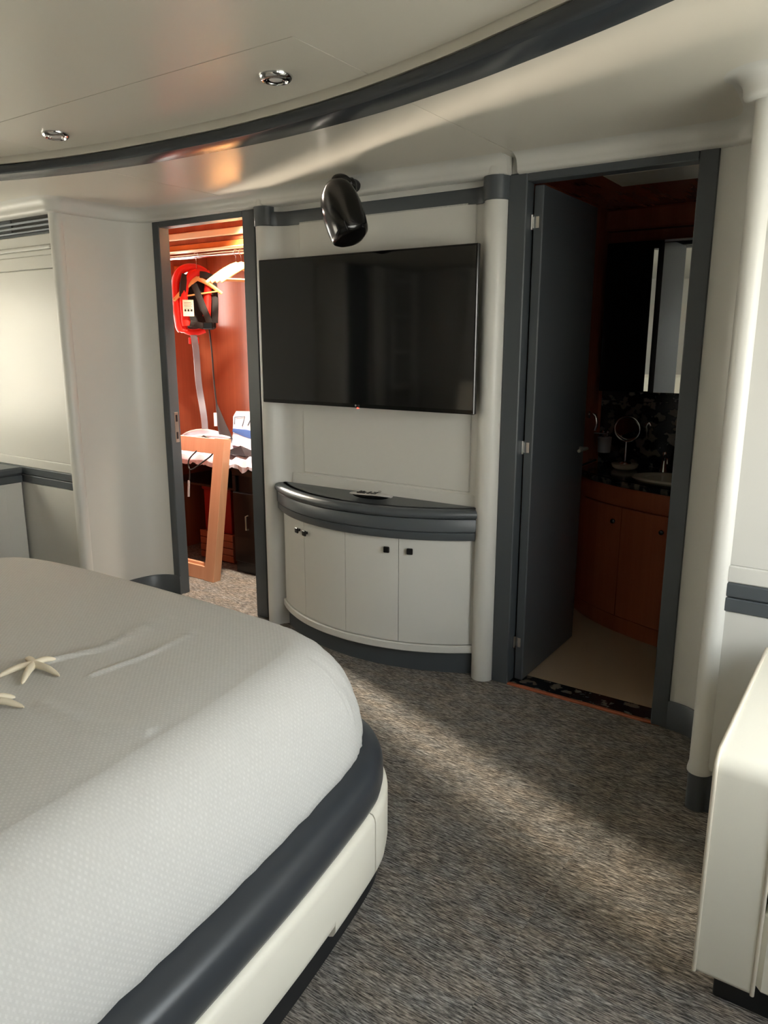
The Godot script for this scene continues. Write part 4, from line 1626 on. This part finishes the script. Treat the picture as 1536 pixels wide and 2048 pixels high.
	tube(st, spline3([Vector3(-1.72, 0.80, -0.47), Vector3(-1.70, 0.885, -0.47), Vector3(-1.65, 0.905, -0.44), Vector3(-1.60, 0.87, -0.47), Vector3(-1.57, 0.80, -0.44), Vector3(-1.60, 0.745, -0.37), Vector3(-1.68, 0.695, -0.355), Vector3(-1.715, 0.71, -0.36), Vector3(-1.715, 0.76, -0.37), Vector3(-1.68, 0.82, -0.42)], 6), [0.005], [0.005], 8)
	tube(st, spline3([Vector3(-1.70, 0.70, -0.355), Vector3(-1.695, 0.64, -0.345), Vector3(-1.700, 0.60, -0.34)], 5), [0.005], [0.005], 8)
	put(st, "lead", M.black, ca)
	st = S()
	rod(st, Vector3(-1.700, 0.625, -0.342), Vector3(-1.692, 0.52, -0.325), 0.008)
	put(st, "plug", mat(Color(0.55, 0.52, 0.52), 0.35), ca, "grey plug")
	# things in the knee space
	var rb := thing("red_box", "red box on the knee-space shelf under the dressing table", "box", Vector3(-1.78, 0.545, -0.75))
	st = S()
	cb(st, Vector3(-1.92, 0.20, -0.88), Vector3(-1.66, 0.525, -0.66), 0.004)
	put(st, "carton", M.red_box, rb)
	st = S()
	cb(st, Vector3(-1.93, 0.495, -0.89), Vector3(-1.65, 0.528, -0.65), 0.004)
	put(st, "lid", M.red_box, rb)
	var cr := thing("wooden_crate", "small reddish wooden crate standing under the dressing table", "crate", Vector3(-1.78, 0, -0.68))
	for k in 4:
		st = S()
		cb(st, Vector3(-1.94, 0.01 + k * 0.05, -0.64), Vector3(-1.62, 0.055 + k * 0.05, -0.625), 0.002)
		put(st, "slat", M.cherry, cr)
	st = S()
	cb(st, Vector3(-1.935, 0.0, -0.92), Vector3(-1.625, 0.198, -0.642), 0.003)
	put(st, "box", M.cherry, cr)

# ---------------------------------------------------------------- dark shower room behind the starboard doorway
func build_bathroom() -> void:
	var st: SurfaceTool
	var w := setting("wall_shower_room", "varnished cherry-wood walls of the unlit shower room", "wall")
	st = S()
	cb(st, Vector3(0.52, 0, -1.5), Vector3(0.60, 2.45, -0.10), 0.0)
	put(st, "inboard_side", M.cherry, w)
	st = S()
	cb(st, Vector3(0.52, 0, -1.5), Vector3(2.1, 2.45, -1.40), 0.0)
	put(st, "forward_side", M.cherry, w)
	st = S()
	cb(st, Vector3(2.0, 0, -1.5), Vector3(2.1, 2.45, 0.42), 0.0)
	put(st, "hull_side", M.cherry, w)
	st = S()
	cb(st, Vector3(1.42, 0, -0.10), Vector3(2.05, 2.45, -0.063), 0.0)
	put(st, "aft_side", M.cherry, w)
	st = S()
	cb(st, Vector3(0.55, 2.19, -1.45), Vector3(2.05, 2.25, -0.05), 0.0)
	put(st, "deckhead", M.cherry, w)
	st = S()
	cb(st, Vector3(0.90, 2.165, -0.62), Vector3(1.85, 2.195, -0.36), 0.004)
	put(st, "deckhead_panel", M.ceiling, w)
	st = S()
	cb(st, Vector3(0.60, 2.08, -1.40), Vector3(2.0, 2.19, -1.32), 0.01)
	put(st, "cornice", M.cherry, w)
	# dark marble splashback
	st = S()
	cb(st, Vector3(0.62, 0.815, -1.402), Vector3(2.0, 1.24, -1.385), 0.002)
	put(st, "splashback", M.marble, w)
	# vanity
	var van := thing("vanity_unit", "curved red-brown wood vanity unit inside the unlit shower room", "vanity", Vector3(1.2, 0, -1.0))
	var fp := spline([Vector2(0.602, -1.10), Vector2(0.72, -0.985), Vector2(0.86, -0.895), Vector2(1.0, -0.83), Vector2(1.19, -0.765), Vector2(1.45, -0.72), Vector2(1.99, -0.70)], 5)
	var body := fp.duplicate()
	body.append(Vector2(1.99, -1.39)); body.append(Vector2(0.602, -1.39))
	var inset := []
	var mi := mitres(fp, false)
	for i in fp.size(): inset.append(fp[i] - mi[i] * 0.03)
	var bi := inset.duplicate()
	bi.append(Vector2(1.99, -1.39)); bi.append(Vector2(0.602, -1.39))
	st = S()
	prism(st, bi, 0.0, 0.785)
	put(st, "carcass", M.cherry, van)
	st = S()
	sweep(st, fp, [Vector2(-0.03, 0.785), Vector2(-0.006, 0.785), Vector2(-0.004, 0.78), Vector2(-0.004, 0.690), Vector2(-0.008, 0.684), Vector2(-0.03, 0.684)])
	put(st, "top_rail", M.cherry, van)
	for k in 4:
		var run := []
		var a := 0.66 + k * 0.27
		var b := a + 0.266
		run.append(Vector2(a, z_on(fp, a)))
		for q in fp:
			if q.x > a + 0.002 and q.x < b - 0.002: run.append(q)
		run.append(Vector2(b, z_on(fp, b)))
		st = S()
		sweep(st, run, [Vector2(-0.03, 0.676), Vector2(-0.014, 0.676), Vector2(-0.010, 0.672), Vector2(-0.010, 0.10), Vector2(-0.014, 0.096), Vector2(-0.03, 0.096)])
		var dr := put(st, "door", M.cherry, van)
		st = S()
		var kx := b - 0.04
		XF = Transform3D(Basis(Vector3.RIGHT, PI / 2), Vector3(kx, 0.60, z_on(fp, kx) - 0.008))
		lathe(st, [Vector2(0.0, 0.018), Vector2(0.011, 0.016), Vector2(0.013, 0.010), Vector2(0.006, 0.004), Vector2(0.006, -0.006)], Vector3.ZERO, 14)
		XF = Transform3D.IDENTITY
		put(st, "knob", M.gloss_black, dr)
	st = S()
	prism(st, body, 0.785, 0.815)
	sweep(st, fp, [Vector2(-0.02, 0.815), Vector2(0.006, 0.815), Vector2(0.012, 0.808), Vector2(0.012, 0.792), Vector2(0.006, 0.785), Vector2(-0.02, 0.785)])
	put(st, "marble_top", M.marble, van, "dark veined marble top")
	var sk := thing("washbasin", "pale oval washbasin set in the marble top", "basin", Vector3(1.16, 0.815, -1.06))
	st = S()
	XF = Transform3D(Basis.from_scale(Vector3(1.5, 1, 1)), Vector3(1.16, 0, -1.06))
	lathe(st, [Vector2(0.11, 0.818), Vector2(0.135, 0.826), Vector2(0.155, 0.824), Vector2(0.162, 0.815)].map(func(q): return q), Vector3.ZERO, 40)
	lathe(st, [Vector2(0.0, 0.8165), Vector2(0.06, 0.8165), Vector2(0.11, 0.818)], Vector3.ZERO, 40)
	XF = Transform3D.IDENTITY
	put(st, "bowl", M.porcelain, sk)
	var tp := thing("basin_tap", "small chrome tap behind the washbasin", "tap", Vector3(1.02, 0.815, -1.28))
	st = S()
	lathe(st, [Vector2(0.0, 0.925), Vector2(0.010, 0.922), Vector2(0.013, 0.912), Vector2(0.010, 0.900), Vector2(0.014, 0.87), Vector2(0.022, 0.83), Vector2(0.026, 0.816)], Vector3(1.02, 0, -1.28), 18)
	put(st, "body", M.chrome, tp)
	st = S()
	tube(st, spline3([Vector3(1.02, 0.88, -1.275), Vector3(1.04, 0.91, -1.22), Vector3(1.06, 0.90, -1.17), Vector3(1.065, 0.875, -1.16)], 5), [0.009], [0.009], 10)
	put(st, "spout", M.chrome, tp)
	# shaving mirror on a foot, with a white dish
	var sm := thing("shaving_mirror", "round swivel shaving mirror on a chrome foot on the vanity", "mirror", Vector3(0.815, 0.815, -1.25))
	st = S()
	var rp := []
	for i in 33:
		var a := TAU * i / 32.0
		rp.append(Vector3(0.818 + 0.068 * cos(a), 1.035 + 0.068 * sin(a), -1.25))
	tube(st, rp, [0.0045], [0.0045], 8, Vector3.BACK)
	put(st, "ring", M.chrome, sm)
	st = S()
	XF = Transform3D(Basis(Vector3.RIGHT, PI / 2 + 0.25), Vector3(0.818, 1.035, -1.25))
	lathe(st, [Vector2(0.0, 0.002), Vector2(0.065, 0.002), Vector2(0.065, -0.002), Vector2(0.0, -0.002)], Vector3.ZERO, 32)
	XF = Transform3D.IDENTITY
	put(st, "glass", M.mirror, sm)
	st = S()
	rod(st, Vector3(0.818, 0.86, -1.25), Vector3(0.818, 0.967, -1.25), 0.005)
	put(st, "stem", M.chrome, sm)
	st = S()
	lathe(st, [Vector2(0.0, 0.862), Vector2(0.022, 0.860), Vector2(0.032, 0.852), Vector2(0.034, 0.846), Vector2(0.0, 0.846)], Vector3(0.818, 0, -1.25), 24)
	put(st, "foot", M.chrome, sm)
	var ds := thing("soap_dish", "white dish under the foot of the shaving mirror", "dish", Vector3(0.818, 0.815, -1.25))
	st = S()
	lathe(st, [Vector2(0.0, 0.846), Vector2(0.060, 0.846), Vector2(0.072, 0.844), Vector2(0.068, 0.828), Vector2(0.055, 0.817), Vector2(0.0, 0.816)], Vector3(0.818, 0, -1.25), 28)
	put(st, "bowl", M.porcelain, ds)
	# fittings on the walls
	var tr := thing("towel_rail", "thin chrome towel rail on the wood wall of the shower room", "towel rail", Vector3(0.62, 0.835, -1.05))
	st = S()
	rod(st, Vector3(0.635, 0.842, -0.80), Vector3(0.635, 0.842, -1.30), 0.007)
	put(st, "bar", M.chrome, tr)
	for z in [-0.81, -1.29]:
		st = S()
		rod(st, Vector3(0.60, 0.842, z), Vector3(0.635, 0.842, z), 0.007)
		put(st, "bracket", M.chrome, tr)
	var hd := thing("tumbler_holder", "chrome wall holder with a frosted tumbler beside the shaving mirror", "holder", Vector3(0.62, 1.0, -1.25))
	st = S()
	tube(st, spline3([Vector3(0.601, 1.105, -1.22), Vector3(0.64, 1.105, -1.22), Vector3(0.655, 1.06, -1.22), Vector3(0.645, 1.02, -1.22)], 5), [0.009], [0.009], 10)
	rod(st, Vector3(0.601, 1.105, -1.22), Vector3(0.612, 1.105, -1.22), 0.02)
	put(st, "arm", M.chrome, hd)
	st = S()
	for x in [0.69, 0.715]:
		tube(st, spline3([Vector3(x, 0.985, -1.24), Vector3(x, 1.01, -1.235), Vector3(x + 0.01, 1.022, -1.225)], 4), [0.006], [0.006], 8)
	rod(st, Vector3(0.645, 1.005, -1.22), Vector3(0.72, 1.005, -1.235), 0.005)
	put(st, "prongs", M.chrome, hd)
	st = S()
	lathe(st, [Vector2(0.0, 0.985), Vector2(0.038, 0.985), Vector2(0.034, 0.90), Vector2(0.0, 0.90)], Vector3(0.70, 0, -1.24), 20)
	put(st, "tumbler", mat(Color(0.55, 0.55, 0.57), 0.35), hd)
	var hk := thing("robe_hook", "chrome hook on the dark marble behind the vanity", "hook", Vector3(0.90, 1.03, -1.38))
	st = S()
	tube(st, spline3([Vector3(0.895, 0.985, -1.375), Vector3(0.895, 1.02, -1.36), Vector3(0.892, 1.05, -1.35), Vector3(0.905, 1.065, -1.35), Vector3(0.915, 1.05, -1.35)], 5), [0.009], [0.009], 10)
	put(st, "hook", M.chrome, hk)
	# mirror cabinet
	var mc := thing("mirror_cabinet", "black-edged mirror cabinet above the vanity reflecting the cabin", "mirror cabinet", Vector3(1.2, 1.24, -1.3))
	st = S()
	cb(st, Vector3(0.655, 1.236, -1.398), Vector3(1.95, 2.005, -1.225), 0.003)
	put(st, "box", M.gloss_black, mc)
	st = S()
	cb(st, Vector3(0.66, 1.24, -1.226), Vector3(0.895, 2.0, -1.205), 0.002)
	put(st, "door", M.gloss_black, mc, "black glass door")
	st = S()
	XF = Transform3D(Basis(Vector3.UP, 0.10), Vector3(0.91, 0, -1.213))
	cb(st, Vector3(-0.011, 1.245, -0.003), Vector3(0.011, 1.965, 0.003), 0.0005)
	XF = Transform3D.IDENTITY
	put(st, "bevel_strip", M.mirror, mc, "narrow bright bevelled strip")
	st = S()
	cb(st, Vector3(0.950, 1.24, -1.226), Vector3(1.94, 1.99, -1.207), 0.001)
	put(st, "mirror_door", M.mirror, mc, "clear mirror door")
	st = S()
	cb(st, Vector3(0.950, 1.991, -1.226), Vector3(1.94, 2.004, -1.200), 0.001)
	put(st, "top_trim", M.chrome, mc)
